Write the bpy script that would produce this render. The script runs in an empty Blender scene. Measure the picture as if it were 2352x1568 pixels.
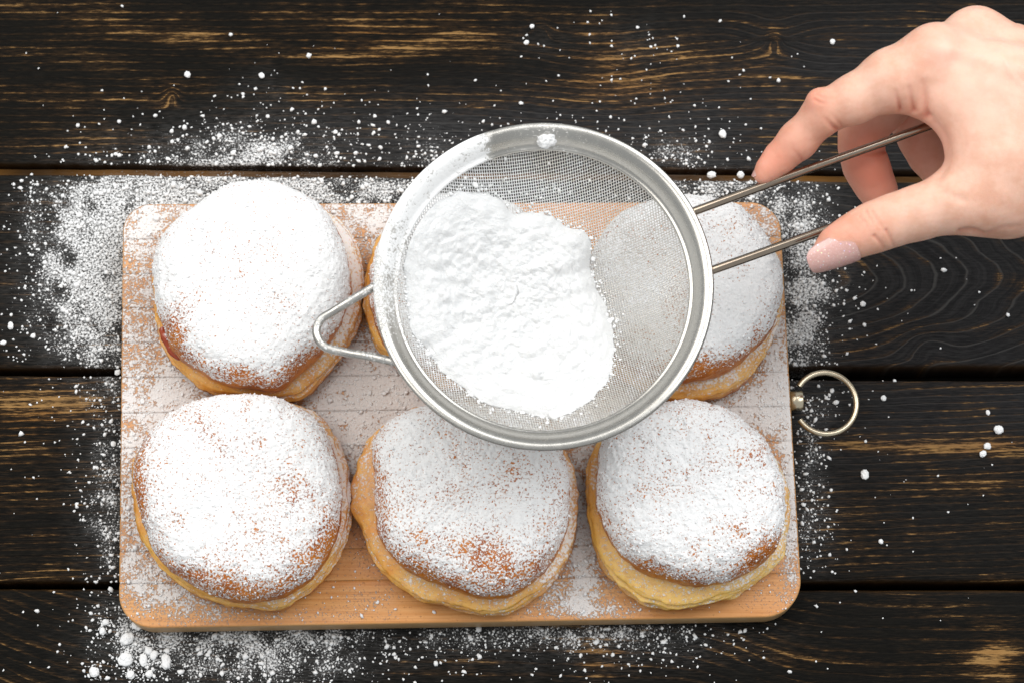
import bpy, math, random
import numpy as np
from mathutils import Vector

rng = np.random.default_rng(7)
random.seed(7)
scene = bpy.context.scene
COL = scene.collection

# ------------------------------------------------------------------ camera
LENS, D, TH = 85.0, 1.15, math.radians(15.0)
F = LENS / 36.0 * 2352.0
CAM = np.array([0.0, -D * math.sin(TH), D * math.cos(TH)])
RT = np.array([1.0, 0, 0])
UP = np.array([0, math.cos(TH), math.sin(TH)])
FW = np.array([0, math.sin(TH), -math.cos(TH)])
cd = bpy.data.cameras.new("camera")
cam = bpy.data.objects.new("camera", cd)
COL.objects.link(cam)
cam.location = CAM
cam.rotation_euler = (TH, 0, 0)
cd.lens = LENS
cd.sensor_width = 36.0
cd.clip_start = 0.05
cd.clip_end = 50
cd.dof.use_dof = True
cd.dof.focus_distance = D - 0.06
cd.dof.aperture_fstop = 13
scene.camera = cam

# ------------------------------------------------------------------ world + lamps
w = bpy.data.worlds.new("World")
scene.world = w
w.use_nodes = True
bg = w.node_tree.nodes["Background"]
bg.inputs[0].default_value = (0.93, 0.97, 1.0, 1)
bg.inputs[1].default_value = 0.56


def lamp(name, loc, target, size, power, color):
    ld = bpy.data.lights.new(name, 'AREA')
    ld.shape = 'RECTANGLE'
    ld.size, ld.size_y = size
    ld.energy = power
    ld.color = color
    o = bpy.data.objects.new(name, ld)
    COL.objects.link(o)
    o.location = loc
    o.rotation_euler = (Vector(target) - Vector(loc)).to_track_quat('-Z', 'Y').to_euler()
    return o


lamp("softbox_light", (-0.72, 0.40, 1.18), (0, -0.02, 0.03), (1.05, 1.05), 12.9, (1.0, 0.97, 0.93))
lamp("softbox_light", (0.64, 0.48, 1.18), (0, -0.05, 0.03), (1.05, 1.05), 15.0, (0.97, 0.985, 1.0))

vs = scene.view_settings
vs.view_transform = 'Standard'
vs.look = 'None'
vs.gamma = 1.0
vs.exposure = 0.0
scene.render.resolution_x, scene.render.resolution_y = 1024, 682


def P(px, py, z):
    """point of the place seen at a spot of the photograph, at height z (metres)"""
    px = np.asarray(px, float)
    py = np.asarray(py, float)
    d = FW + RT * ((px - 1176.0) / F)[..., None] - UP * ((py - 784.0) / F)[..., None]
    t = (np.asarray(z, float) - CAM[2]) / d[..., 2]
    return CAM + d * t[..., None]


def proj(p):
    v = np.asarray(p) - CAM
    k = v @ FW
    return 1176.0 + F * (v @ RT) / k, 784.0 - F * (v @ UP) / k


# ------------------------------------------------------------------ numpy noise
_perm = np.random.default_rng(3).permutation(256).astype(np.int64)
_perm = np.concatenate([_perm, _perm, _perm])
_grad = np.random.default_rng(4).normal(size=(256, 3))
_grad /= np.linalg.norm(_grad, axis=1)[:, None]


def perlin(p):
    p = np.asarray(p, float)
    i = np.floor(p).astype(np.int64)
    f = p - i
    u = f * f * f * (f * (f * 6 - 15) + 10)
    i &= 255
    out = 0
    for dx in (0, 1):
        wx = u[:, 0] if dx else 1 - u[:, 0]
        for dy in (0, 1):
            wy = u[:, 1] if dy else 1 - u[:, 1]
            for dz in (0, 1):
                wz = u[:, 2] if dz else 1 - u[:, 2]
                h = _perm[_perm[_perm[(i[:, 0] + dx) & 255] + ((i[:, 1] + dy) & 255)] + ((i[:, 2] + dz) & 255)]
                g = _grad[h]
                out = out + wx * wy * wz * (g[:, 0] * (f[:, 0] - dx) + g[:, 1] * (f[:, 1] - dy) + g[:, 2] * (f[:, 2] - dz))
    return out * 1.5


def fbm(p, oct=4, gain=0.5):
    p = np.asarray(p, float)
    a, s, o = 1.0, 0.0, 0
    for k in range(oct):
        o = o + a * perlin(p * 2 ** k + 17.3 * k)
        s += a
        a *= gain
    return o / s


def sstep(a, b, x):
    t = np.clip((x - a) / (b - a), 0, 1)
    return t * t * (3 - 2 * t)


def gauss(px, py, items):
    o = np.zeros_like(px)
    for it in items:
        x, y, sx, sy, a = it[:5]
        r = math.radians(it[5]) if len(it) > 5 else 0
        dx, dy = px - x, py - y
        c, s = math.cos(r), math.sin(r)
        o += a * np.exp(-0.5 * (((dx * c + dy * s) / sx) ** 2 + ((-dx * s + dy * c) / sy) ** 2))
    return o


# ------------------------------------------------------------------ object helpers
def props(o, label=None, cat=None, group=None, kind=None):
    if label: o["label"] = label
    if cat: o["category"] = cat
    if group: o["group"] = group
    if kind: o["kind"] = kind
    return o


def empty(name, loc, **k):
    o = bpy.data.objects.new(name, None)
    o.empty_display_size = 0.02
    o.location = loc
    COL.objects.link(o)
    return props(o, **k)


def mesh(name, V, Q, mat, parent=None, attrs=None, smooth=True, tris=False, **k):
    V = np.asarray(V, np.float32)
    Q = np.asarray(Q, np.int32)
    n = Q.shape[1]
    m = bpy.data.meshes.new(name)
    m.vertices.add(len(V))
    m.vertices.foreach_set("co", V.ravel())
    m.loops.add(Q.size)
    m.loops.foreach_set("vertex_index", Q.ravel())
    m.polygons.add(len(Q))
    m.polygons.foreach_set("loop_start", np.arange(0, Q.size, n, dtype=np.int32))
    m.polygons.foreach_set("loop_total", np.full(len(Q), n, np.int32))
    m.polygons.foreach_set("use_smooth", np.full(len(Q), smooth, bool))
    m.update(calc_edges=True)
    for an, av in (attrs or {}).items():
        a = m.attributes.new(an, 'FLOAT', 'POINT')
        a.data.foreach_set("value", np.asarray(av, np.float32).ravel())
    m.materials.append(mat)
    o = bpy.data.objects.new(name, m)
    COL.objects.link(o)
    if parent is not None:
        o.parent = parent
        o.matrix_parent_inverse = parent.matrix_basis.inverted()
    return props(o, **k)


def grid_quads(nu, nv, wrap_v=False):
    """quads of a (nu, nv) vertex grid, v optionally periodic"""
    i = np.arange(nu - 1)[:, None]
    j = np.arange(nv if wrap_v else nv - 1)[None, :]
    j2 = (j + 1) % nv
    a = i * nv + j
    b = i * nv + j2
    c = (i + 1) * nv + j2
    d = (i + 1) * nv + j
    return np.stack([a, b, c, d], -1).reshape(-1, 4)


def vnormals(V, Q):
    n = np.cross(V[Q[:, 2]] - V[Q[:, 0]], V[Q[:, 3]] - V[Q[:, 1]])
    N = np.zeros_like(V)
    for k in range(4):
        np.add.at(N, Q[:, k], n)
    return N / (np.linalg.norm(N, axis=1)[:, None] + 1e-12)


def catmull(pts, n, closed=False):
    pts = np.asarray(pts, float)
    m = len(pts)
    segs = m if closed else m - 1
    t = np.linspace(0, segs, n, endpoint=not closed)
    i = np.minimum(t.astype(int), segs - 1)
    f = (t - i)[:, None]
    g = (lambda k: pts[k % m]) if closed else (lambda k: pts[np.clip(k, 0, m - 1)])
    p0, p1, p2, p3 = g(i - 1), g(i), g(i + 1), g(i + 2)
    return 0.5 * (2 * p1 + (p2 - p0) * f + (2 * p0 - 5 * p1 + 4 * p2 - p3) * f ** 2 + (3 * p1 - p0 - 3 * p2 + p3) * f ** 3)


def tube(path, r, ns=14, closed=False, caps=True):
    """round bar along a polyline -> V, Q"""
    path = np.asarray(path, float)
    n = len(path)
    r = np.broadcast_to(np.asarray(r, float), (n,))
    if closed:
        T = np.roll(path, -1, 0) - np.roll(path, 1, 0)
    else:
        T = np.gradient(path, axis=0)
    T /= np.linalg.norm(T, axis=1)[:, None]
    ref = np.array([0.03, 0.02, 1.0])
    A = np.cross(T, ref)
    A /= np.linalg.norm(A, axis=1)[:, None] + 1e-9
    B = np.cross(A, T)
    a = np.linspace(0, 2 * np.pi, ns, endpoint=False)
    V = path[:, None, :] + r[:, None, None] * (np.cos(a)[None, :, None] * A[:, None, :] + np.sin(a)[None, :, None] * B[:, None, :])
    V = V.reshape(-1, 3)
    if closed:
        V2 = np.concatenate([V, V[:ns]])
        Q = grid_quads(n + 1, ns, True) % (n * ns)
        return V, Q
    Q = grid_quads(n, ns, True)
    if caps:
        k = len(V)
        V = np.concatenate([V, path[:1], path[-1:]])
        j = np.arange(ns)
        e = (n - 1) * ns
        Q = np.concatenate([Q, np.stack([np.full(ns, k), (j + 1) % ns, j, j], -1)[:, [0, 1, 2, 2]],
                            np.stack([np.full(ns, k + 1), e + j, e + (j + 1) % ns, e + (j + 1) % ns], -1)])
    return V, Q


def fixq(o):
    o.data.validate()
    return o


def lathe(profile, c, na=160, closed_profile=True):
    pr = np.asarray(profile, float)
    a = np.linspace(0, 2 * np.pi, na, endpoint=False)
    V = np.stack([np.stack([c[0] + r * np.cos(a), c[1] + r * np.sin(a), np.full(na, c[2] + z)], -1) for r, z in pr])
    if closed_profile:
        n = len(pr)
        V = V.reshape(-1, 3)
        Q = grid_quads(n + 1, na, True) % (n * na)
        return V, Q
    return V.reshape(-1, 3), grid_quads(len(pr), na, True)


# irregular crumbs: jittered icosahedra
_p = (1 + 5 ** 0.5) / 2
ICO_V = np.array([(-1, _p, 0), (1, _p, 0), (-1, -_p, 0), (1, -_p, 0), (0, -1, _p), (0, 1, _p), (0, -1, -_p), (0, 1, -_p), (_p, 0, -1), (_p, 0, 1), (-_p, 0, -1), (-_p, 0, 1)], float) / math.sqrt(1 + _p * _p)
ICO_F = np.array([(0, 11, 5), (0, 5, 1), (0, 1, 7), (0, 7, 10), (0, 10, 11), (1, 5, 9), (5, 11, 4), (11, 10, 2), (10, 7, 6), (7, 1, 8), (3, 9, 4), (3, 4, 2), (3, 2, 6), (3, 6, 8), (3, 8, 9), (4, 9, 5), (2, 4, 11), (6, 2, 10), (8, 6, 7), (9, 8, 1)])


def crumbs(pos, rad):
    n = len(pos)
    q = rng.normal(size=(n, 4))
    q /= np.linalg.norm(q, axis=1)[:, None]
    a, b, c, d = q.T
    R = np.stack([1 - 2 * (c * c + d * d), 2 * (b * c - a * d), 2 * (b * d + a * c), 2 * (b * c + a * d), 1 - 2 * (b * b + d * d), 2 * (c * d - a * b), 2 * (b * d - a * c), 2 * (c * d + a * b), 1 - 2 * (b * b + c * c)], -1).reshape(n, 3, 3)
    base = ICO_V[None] * (1 + rng.uniform(-0.42, 0.36, (n, 12, 1)))
    base = base * rng.uniform(0.7, 1.3, (n, 1, 3))
    V = np.einsum('nij,nkj->nki', R, base)
    V[:, :, 2] *= 0.8
    V = V * rad[:, None, None] + pos[:, None, :]
    Ft = ICO_F[None] + (np.arange(n) * 12)[:, None, None]
    return V.reshape(-1, 3), Ft.reshape(-1, 3)


# ------------------------------------------------------------------ node helper
class NT:
    def __init__(s, name):
        s.m = bpy.data.materials.new(name)
        s.m.use_nodes = True
        s.t = s.m.node_tree
        s.b = s.t.nodes["Principled BSDF"]

    def L(s, a, sock):
        if isinstance(a, (int, float)):
            sock.default_value = a
        elif isinstance(a, tuple):
            sock.default_value = a if len(a) == len(sock.default_value) else a + (1,)
        else:
            s.t.links.new(a, sock)

    def n(s, typ, **kw):
        nd = s.t.nodes.new(typ)
        for k, v in kw.items():
            setattr(nd, k, v)
        return nd

    def math(s, op, a, b=0.0, c=None, clamp=False):
        nd = s.n("ShaderNodeMath", operation=op, use_clamp=clamp)
        s.L(a, nd.inputs[0]); s.L(b, nd.inputs[1])
        if c is not None: s.L(c, nd.inputs[2])
        return nd.outputs[0]

    def attr(s, name):
        return s.n("ShaderNodeAttribute", attribute_name=name).outputs["Fac"]

    def co(s, scale=(1, 1, 1)):
        g = s.n("ShaderNodeTexCoord").outputs["Object"]
        m = s.n("ShaderNodeVectorMath", operation='MULTIPLY')
        s.t.links.new(g, m.inputs[0])
        m.inputs[1].default_value = scale
        return m.outputs[0]

    def vec(s, x, y, z=0.0):
        nd = s.n("ShaderNodeCombineXYZ")
        s.L(x, nd.inputs[0]); s.L(y, nd.inputs[1]); s.L(z, nd.inputs[2])
        return nd.outputs[0]

    def sep(s, v):
        nd = s.n("ShaderNodeSeparateXYZ")
        s.t.links.new(v, nd.inputs[0])
        return nd.outputs

    def noise(s, v, scale=1.0, detail=4.0, rough=0.55, dist=0.0):
        nd = s.n("ShaderNodeTexNoise")
        s.L(v, nd.inputs["Vector"]); s.L(scale, nd.inputs["Scale"]); s.L(detail, nd.inputs["Detail"])
        s.L(rough, nd.inputs["Roughness"]); s.L(dist, nd.inputs["Distortion"])
        return nd.outputs["Fac"]

    def voro(s, v, scale, feature='F1'):
        nd = s.n("ShaderNodeTexVoronoi", feature=feature)
        s.L(v, nd.inputs["Vector"]); s.L(scale, nd.inputs["Scale"])
        return nd.outputs

    def step(s, x, a, b):
        nd = s.n("ShaderNodeMapRange", interpolation_type='SMOOTHSTEP')
        s.L(x, nd.inputs[0]); s.L(a, nd.inputs[1]); s.L(b, nd.inputs[2])
        return nd.outputs[0]

    def lin(s, x, a, b, c=0.0, d=1.0):
        nd = s.n("ShaderNodeMapRange")
        s.L(x, nd.inputs[0]); s.L(a, nd.inputs[1]); s.L(b, nd.inputs[2]); s.L(c, nd.inputs[3]); s.L(d, nd.inputs[4])
        return nd.outputs[0]

    def mix(s, f, a, b):
        nd = s.n("ShaderNodeMix", data_type='RGBA')
        s.L(f, nd.inputs[0]); s.L(a, nd.inputs[6]); s.L(b, nd.inputs[7])
        return nd.outputs[2]

    def mixf(s, f, a, b):
        nd = s.n("ShaderNodeMix", data_type='FLOAT')
        s.L(f, nd.inputs[0]); s.L(a, nd.inputs[2]); s.L(b, nd.inputs[3])
        return nd.outputs[0]

    def bump(s, h, dist, strength=1.0):
        nd = s.n("ShaderNodeBump")
        s.L(h, nd.inputs["Height"]); nd.inputs["Distance"].default_value = dist
        nd.inputs["Strength"].default_value = strength
        s.t.links.new(nd.outputs[0], s.b.inputs["Normal"])

    def out(s, **kw):
        for k, v in kw.items():
            s.L(v, s.b.inputs[k.replace("_", " ")])
        return s.m

    def powder(s, dens, scale, soft=0.10, gain=0.55):
        """1 where sugar covers: fine clumpy noise against the local amount"""
        c = s.co()
        a = s.noise(c, scale, 5.0, 0.62, 0.3)
        thr = s.math('SUBTRACT', 0.5 + gain * 0.5, s.math('MULTIPLY', dens, gain))
        lo = s.math('SUBTRACT', thr, soft)
        hi = s.math('ADD', thr, soft)
        return s.step(a, lo, hi), a


SUGAR = (0.86, 0.86, 0.855)


def mat_plank():
    N = NT("charred_wood")
    ring, wear, cool, raw, pw = N.attr("ring"), N.attr("wear"), N.attr("cool"), N.attr("raw"), N.attr("powder")
    xyz = N.sep(N.co())
    x, y = xyz[0], xyz[1]
    wob = N.noise(N.vec(N.math('MULTIPLY', x, 22), N.math('MULTIPLY', ring, 0.9), 0.0), 1.0, 4, 0.6)
    rr = N.math('ADD', ring, N.math('MULTIPLY', wob, 0.45))
    fr = N.math('FRACT', rr)
    saw = N.math('MULTIPLY', N.step(fr, 0.52, 0.88), N.math('SUBTRACT', 1.0, N.step(fr, 0.88, 0.98)))
    line = N.math('MULTIPLY', N.step(fr, 0.84, 0.90), N.math('SUBTRACT', 1.0, N.step(fr, 0.92, 0.98)))
    fib = N.noise(N.vec(N.math('MULTIPLY', x, 34), N.math('MULTIPLY', rr, 5.0), 3.0), 1.0, 6, 0.72)
    fine = N.noise(N.vec(N.math('MULTIPLY', x, 170), N.math('MULTIPLY', y, 1500), 0.0), 1.0, 4, 0.65)
    patch = N.noise(N.vec(N.math('MULTIPLY', x, 17), N.math('MULTIPLY', y, 85), 5.0), 1.0, 5, 0.6)
    fibc, finec, patchc = N.lin(fib, 0.3, 0.7), N.lin(fine, 0.32, 0.68), N.lin(patch, 0.28, 0.72)
    v = N.math('ADD', N.math('MULTIPLY', saw, 0.36), N.math('MULTIPLY', fibc, 0.42))
    v = N.math('ADD', v, N.math('MULTIPLY', finec, 0.58))
    v = N.math('ADD', v, N.math('MULTIPLY', patchc, 0.80))
    v = N.math('ADD', v, N.math('MULTIPLY', wear, 1.15))
    worn = N.step(v, 1.42, 1.86)
    dk = N.math('MULTIPLY', N.math('ADD', N.math('MULTIPLY', fib, 1.0), N.math('MULTIPLY', fine, 0.8)), 1.0)
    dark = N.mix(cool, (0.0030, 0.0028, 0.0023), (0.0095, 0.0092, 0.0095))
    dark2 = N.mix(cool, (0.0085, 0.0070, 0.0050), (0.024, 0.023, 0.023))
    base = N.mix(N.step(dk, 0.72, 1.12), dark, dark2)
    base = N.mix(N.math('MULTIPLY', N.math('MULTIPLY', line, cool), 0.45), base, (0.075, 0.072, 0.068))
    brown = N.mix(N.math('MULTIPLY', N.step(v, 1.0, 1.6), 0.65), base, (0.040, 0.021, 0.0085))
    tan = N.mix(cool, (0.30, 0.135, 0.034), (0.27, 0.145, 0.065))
    tan = N.mix(N.step(patch, 0.4, 0.62), tan, (0.40, 0.225, 0.08))
    col = N.mix(N.math('MULTIPLY', worn, 0.72), brown, tan)
    col = N.mix(raw, col, N.mix(fib, (0.10, 0.042, 0.008), (0.21, 0.095, 0.02)))
    m, a = N.powder(pw, 1050.0, 0.08, 0.56)
    m = N.math('MULTIPLY', m, N.step(pw, 0.0, 0.12))
    film = N.math('MULTIPLY', N.math('MULTIPLY', pw, 0.22), N.step(fine, 0.3, 0.7))
    tot = N.math('MAXIMUM', N.math('MULTIPLY', m, 0.92), film)
    col = N.mix(tot, col, SUGAR)
    h = N.math('ADD', N.math('MULTIPLY', fib, 0.5), N.math('MULTIPLY', fine, 0.35))
    h = N.math('ADD', h, N.math('MULTIPLY', saw, -0.3))
    h = N.math('ADD', h, N.math('MULTIPLY', N.math('MULTIPLY', m, a), 1.2))
    N.bump(h, 0.0005, 0.8)
    return N.out(Base_Color=col, Roughness=N.mixf(tot, N.lin(fib, 0.3, 0.7, 0.5, 0.7), 1.0), **{"Specular_IOR_Level": N.mixf(tot, 0.05, 0.0)})


def mat_bamboo():
    N = NT("bamboo")
    tone, pw = N.attr("tone"), N.attr("powder")
    xyz = N.sep(N.co())
    x, y, z = xyz[0], xyz[1], xyz[2]
    f1 = N.noise(N.vec(N.math('MULTIPLY', x, 9), N.math('MULTIPLY', y, 900), N.math('MULTIPLY', tone, 40)), 1.0, 4, 0.6)
    f2 = N.noise(N.vec(N.math('MULTIPLY', x, 40), N.math('MULTIPLY', y, 2600), N.math('MULTIPLY', z, 300)), 1.0, 2)
    f3 = N.noise(N.vec(N.math('MULTIPLY', x, 5), N.math('MULTIPLY', y, 60), N.math('MULTIPLY', tone, 9)), 1.0, 2)
    c = N.mix(N.step(f1, 0.3, 0.7), (0.60, 0.255, 0.062), (0.76, 0.39, 0.135))
    c = N.mix(N.math('MULTIPLY', N.step(f2, 0.52, 0.70), 0.55), c, (0.36, 0.12, 0.024))
    c = N.mix(N.math('MULTIPLY', N.step(f3, 0.35, 0.7), 0.4), c, (0.62, 0.24, 0.075))
    c = N.mix(N.math('MULTIPLY', tone, 0.5), c, (0.50, 0.20, 0.07))
    side = N.attr("side")
    c = N.mix(side, c, N.mix(f1, (0.42, 0.26, 0.115), (0.55, 0.34, 0.16)))
    m, a = N.powder(pw, 900.0, 0.07, 0.42)
    film = N.math('MULTIPLY', pw, 0.24)
    tot = N.math('MAXIMUM', N.math('MULTIPLY', m, 0.93), film)
    tot = N.math('MULTIPLY', tot, N.step(pw, 0.0, 0.15))
    c = N.mix(tot, c, (0.84, 0.825, 0.81))
    h = N.math('ADD', N.math('MULTIPLY', f2, 0.12), N.math('MULTIPLY', N.math('MULTIPLY', m, a), 1.6))
    N.bump(h, 0.0006, 0.8)
    return N.out(Base_Color=c, Roughness=N.mixf(tot, 0.42, 1.0), **{"Specular_IOR_Level": N.mixf(tot, 0.35, 0.0)})


def mat_crust():
    N = NT("baked_crust")
    pw = N.attr("powder")
    c0 = N.co()
    n1 = N.noise(c0, 90.0, 4, 0.6)
    n2 = N.noise(c0, 600.0, 3, 0.6)
    c = N.mix(N.step(n1, 0.3, 0.7), (0.36, 0.085, 0.008), (0.60, 0.20, 0.022))
    c = N.mix(N.math('MULTIPLY', N.step(n2, 0.5, 0.75), 0.5), c, (0.16, 0.030, 0.005))
    m, a = N.powder(pw, 1000.0, 0.05, 0.40)
    m2, a2 = N.powder(pw, 2400.0, 0.08, 0.42)
    tot = N.math('MULTIPLY', m, N.lin(m2, 0.0, 1.0, 0.88, 0.985))
    tot = N.math('MULTIPLY', tot, N.step(pw, 0.0, 0.12))
    c = N.mix(tot, c, SUGAR)
    h = N.math('ADD', N.math('MULTIPLY', N.math('MULTIPLY', m, a), 2.0), N.math('MULTIPLY', n2, 0.3))
    h = N.math('ADD', h, N.math('MULTIPLY', a2, 0.4))
    N.bump(h, 0.0005, 0.6)
    return N.out(Base_Color=c, Roughness=N.mixf(tot, 0.30, 1.0), **{"Specular_IOR_Level": N.mixf(tot, 0.3, 0.0)})


def mat_dough():
    N = NT("flaky_dough")
    pw, bake_shade, pale = N.attr("powder"), N.attr("bake_shade"), N.attr("pale")
    c0 = N.co()
    n1 = N.noise(c0, 130.0, 4, 0.6)
    n2 = N.noise(N.co((1, 1, 3.5)), 420.0, 4, 0.65)
    c = N.mix(N.step(n1, 0.3, 0.7), (0.72, 0.265, 0.020), (0.88, 0.47, 0.09))
    c = N.mix(N.math('MULTIPLY', pale, 0.75), c, (0.92, 0.60, 0.14))
    c = N.mix(N.math('MULTIPLY', N.step(n2, 0.48, 0.7), 0.5), c, (0.52, 0.20, 0.025))
    b = N.step(N.math('ADD', bake_shade, N.math('MULTIPLY', N.math('SUBTRACT', n1, 0.5), 0.8)), 0.25, 0.95)
    c = N.mix(b, c, N.mix(n2, (0.22, 0.042, 0.005), (0.46, 0.14, 0.016)))
    m, a = N.powder(pw, 850.0, 0.08, 0.45)
    tot = N.math('MULTIPLY', N.math('MULTIPLY', m, 0.85), N.step(pw, 0.0, 0.15))
    tot = N.math('MAXIMUM', tot, N.math('MULTIPLY', pw, 0.3))
    c = N.mix(tot, c, SUGAR)
    h = N.math('ADD', N.math('MULTIPLY', n2, 0.8), N.math('MULTIPLY', m, 0.6))
    N.bump(h, 0.0006, 0.6)
    return N.out(Base_Color=c, Roughness=N.mixf(tot, 0.28, 1.0), Subsurface_Weight=0.15, Subsurface_Scale=0.004,
                 Subsurface_Radius=(1.0, 0.5, 0.2), **{"Specular_IOR_Level": N.mixf(tot, 0.45, 0.0)})


def mat_jam():
    N = NT("berry_jam")
    n = N.noise(N.co(), 300.0, 3)
    N.bump(n, 0.0006, 0.6)
    return N.out(Base_Color=N.mix(n, (0.24, 0.022, 0.006), (0.42, 0.075, 0.02)), Roughness=0.14, Specular_IOR_Level=0.6)


def mat_sugar():
    N = NT("icing_sugar")
    n = N.noise(N.co(), 1400.0, 4, 0.65)
    N.bump(n, 0.0004, 0.6)
    return N.out(Base_Color=N.mix(n, (0.84, 0.84, 0.835), (0.9, 0.9, 0.895)), Roughness=1.0, Specular_IOR_Level=0.0)


def mat_heap():
    N = NT("loose_icing_sugar")
    n = N.noise(N.co(), 1100.0, 5, 0.65)
    N.bump(n, 0.0009, 0.9)
    return N.out(Base_Color=(0.77, 0.77, 0.765), Roughness=1.0, Specular_IOR_Level=0.0, Subsurface_Weight=0.35,
                 Subsurface_Scale=0.0015, Subsurface_Radius=(1.0, 0.95, 0.9))


def mat_metal(name, col, rough, aniso=0.0, use_powder=False, bumpy=0.0):
    N = NT(name)
    n = N.noise(N.co(), 260.0, 4, 0.6)
    n2 = N.noise(N.co((40, 40, 3000)), 1.0, 3, 0.6)
    c = N.mix(n, tuple(v * 0.88 for v in col), col)
    r = N.math('ADD', N.math('MULTIPLY', n, 0.14), rough - 0.05)
    r = N.math('ADD', r, N.math('MULTIPLY', N.math('SUBTRACT', n2, 0.5), 0.12))
    met = 1.0
    h = N.math('MULTIPLY', n2, bumpy)
    if use_powder:
        pw = N.attr("powder")
        m, a = N.powder(pw, 900.0, 0.08, 0.50)
        tot = N.math('MULTIPLY', N.math('MAXIMUM', N.math('MULTIPLY', m, 0.95), N.math('MULTIPLY', pw, 0.35)), N.step(pw, 0.0, 0.15))
        c = N.mix(tot, c, SUGAR)
        r = N.mixf(tot, r, 1.0)
        met = N.math('SUBTRACT', 1.0, tot)
        h = N.math('ADD', h, N.math('MULTIPLY', N.math('MULTIPLY', m, a), 1.5))
    N.bump(h, 0.0004, 0.6)
    return N.out(Base_Color=c, Roughness=r, Metallic=met)


def mat_skin():
    N = NT("skin")
    red, pale = N.attr("red"), N.attr("pale")
    c0 = N.co()
    n = N.noise(c0, 120.0, 4, 0.6)
    n2 = N.noise(c0, 900.0, 3, 0.6)
    v = N.voro(c0, 1500.0, 'DISTANCE_TO_EDGE')[0]
    c = N.mix(N.step(n, 0.3, 0.7), (0.66, 0.345, 0.235), (0.76, 0.465, 0.345))
    r = N.math('ADD', red, N.math('MULTIPLY', N.math('SUBTRACT', n, 0.5), 0.35), clamp=True)
    c = N.mix(N.math('MULTIPLY', r, 0.85), c, (0.70, 0.215, 0.135))
    c = N.mix(N.math('MULTIPLY', pale, 0.6), c, (0.83, 0.60, 0.48))
    h = N.math('ADD', N.math('MULTIPLY', N.step(v, 0.0, 0.25), 0.25), N.math('MULTIPLY', n2, 0.6))
    N.bump(h, 0.00022, 0.5)
    return N.out(Base_Color=c, Roughness=N.lin(n2, 0.3, 0.7, 0.42, 0.58), Subsurface_Weight=0.35, Subsurface_Scale=0.005,
                 Subsurface_Radius=(1.0, 0.32, 0.18), Specular_IOR_Level=0.38)


def mat_nail():
    N = NT("glitter_polish")
    c0 = N.co()
    vo = N.voro(c0, 1300.0)
    vo2 = N.voro(c0, 700.0)
    spark = N.math('SUBTRACT', 1.0, N.step(vo[0], 0.10, 0.30))
    spark2 = N.math('SUBTRACT', 1.0, N.step(vo2[0], 0.12, 0.24))
    hs = N.n("ShaderNodeHueSaturation")
    hs.inputs["Saturation"].default_value = 0.55
    hs.inputs["Value"].default_value = 1.6
    N.t.links.new(vo2[1], hs.inputs["Color"])
    c = N.mix(N.noise(c0, 400, 2), (0.60, 0.32, 0.28), (0.68, 0.42, 0.37))
    c = N.mix(N.math('MULTIPLY', spark, 0.45), c, (0.88, 0.78, 0.80))
    c = N.mix(N.math('MULTIPLY', spark2, 0.65), c, hs.outputs[0])
    N.bump(vo[0], 0.0002, 0.4)
    return N.out(Base_Color=c, Roughness=0.35, Metallic=N.math('MULTIPLY', spark2, 0.4), Coat_Weight=0.5, Coat_Roughness=0.12)


M = dict(plank=mat_plank(), bamboo=mat_bamboo(), crust=mat_crust(), dough=mat_dough(), jam=mat_jam(), sugar=mat_sugar(),
         heap=mat_heap(), steel=mat_metal("brushed_steel", (0.52, 0.50, 0.46), 0.24, use_powder=True, bumpy=0.1),
         wire=mat_metal("steel_wire", (0.80, 0.765, 0.705), 0.35, use_powder=True),
         handle=mat_metal("handle_steel", (0.40, 0.325, 0.255), 0.13, bumpy=0.05),
         brass=mat_metal("nickel_brass", (0.66, 0.57, 0.42), 0.24),
         skin=mat_skin(), nail=mat_nail())

# ------------------------------------------------------------------ where the sugar lies (photo spots, turned into places)
TD = [(540, 350, 135, 34, .72), (640, 310, 170, 55, .24), (420, 455, 190, 44, .70), (760, 440, 260, 40, .85),
      (185, 560, 85, 100, .58), (250, 650, 60, 150, .66), (115, 640, 65, 100, .30), (170, 775, 70, 60, .38), (330, 500, 60, 60, .4),
      (255, 990, 30, 150, .30), (250, 1200, 38, 100, .52), (215, 1050, 50, 180, .12),
      (315, 1450, 65, 60, .58), (560, 1500, 175, 62, .76), (470, 1445, 120, 26, .40), (760, 1475, 70, 45, .35),
      (1050, 1465, 120, 28, .35), (1350, 1452, 200, 24, .60), (1480, 1490, 150, 40, .20), (1180, 1500, 250, 40, .12),
      (1835, 640, 45, 130, .72), (1830, 790, 35, 60, .62), (1885, 640, 50, 120, .35), (1800, 490, 55, 50, .55),
      (1862, 1070, 30, 100, .48), (1858, 1230, 42, 60, .35), (1890, 930, 60, 60, .12),
      (1650, 432, 110, 28, .80), (1545, 355, 60, 30, .50), (1590, 310, 140, 60, .10), (985, 350, 60, 45, .28),
      (1240, 95, 55, 25, .10), (1455, 100, 60, 45, .12), (605, 200, 50, 35, .12), (1100, 300, 220, 60, .07), (1500, 200, 220, 80, .03),
      (2000, 1050, 250, 180, .02), (1990, 690, 120, 100, .035), (300, 1000, 500, 500, .012)]
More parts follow.
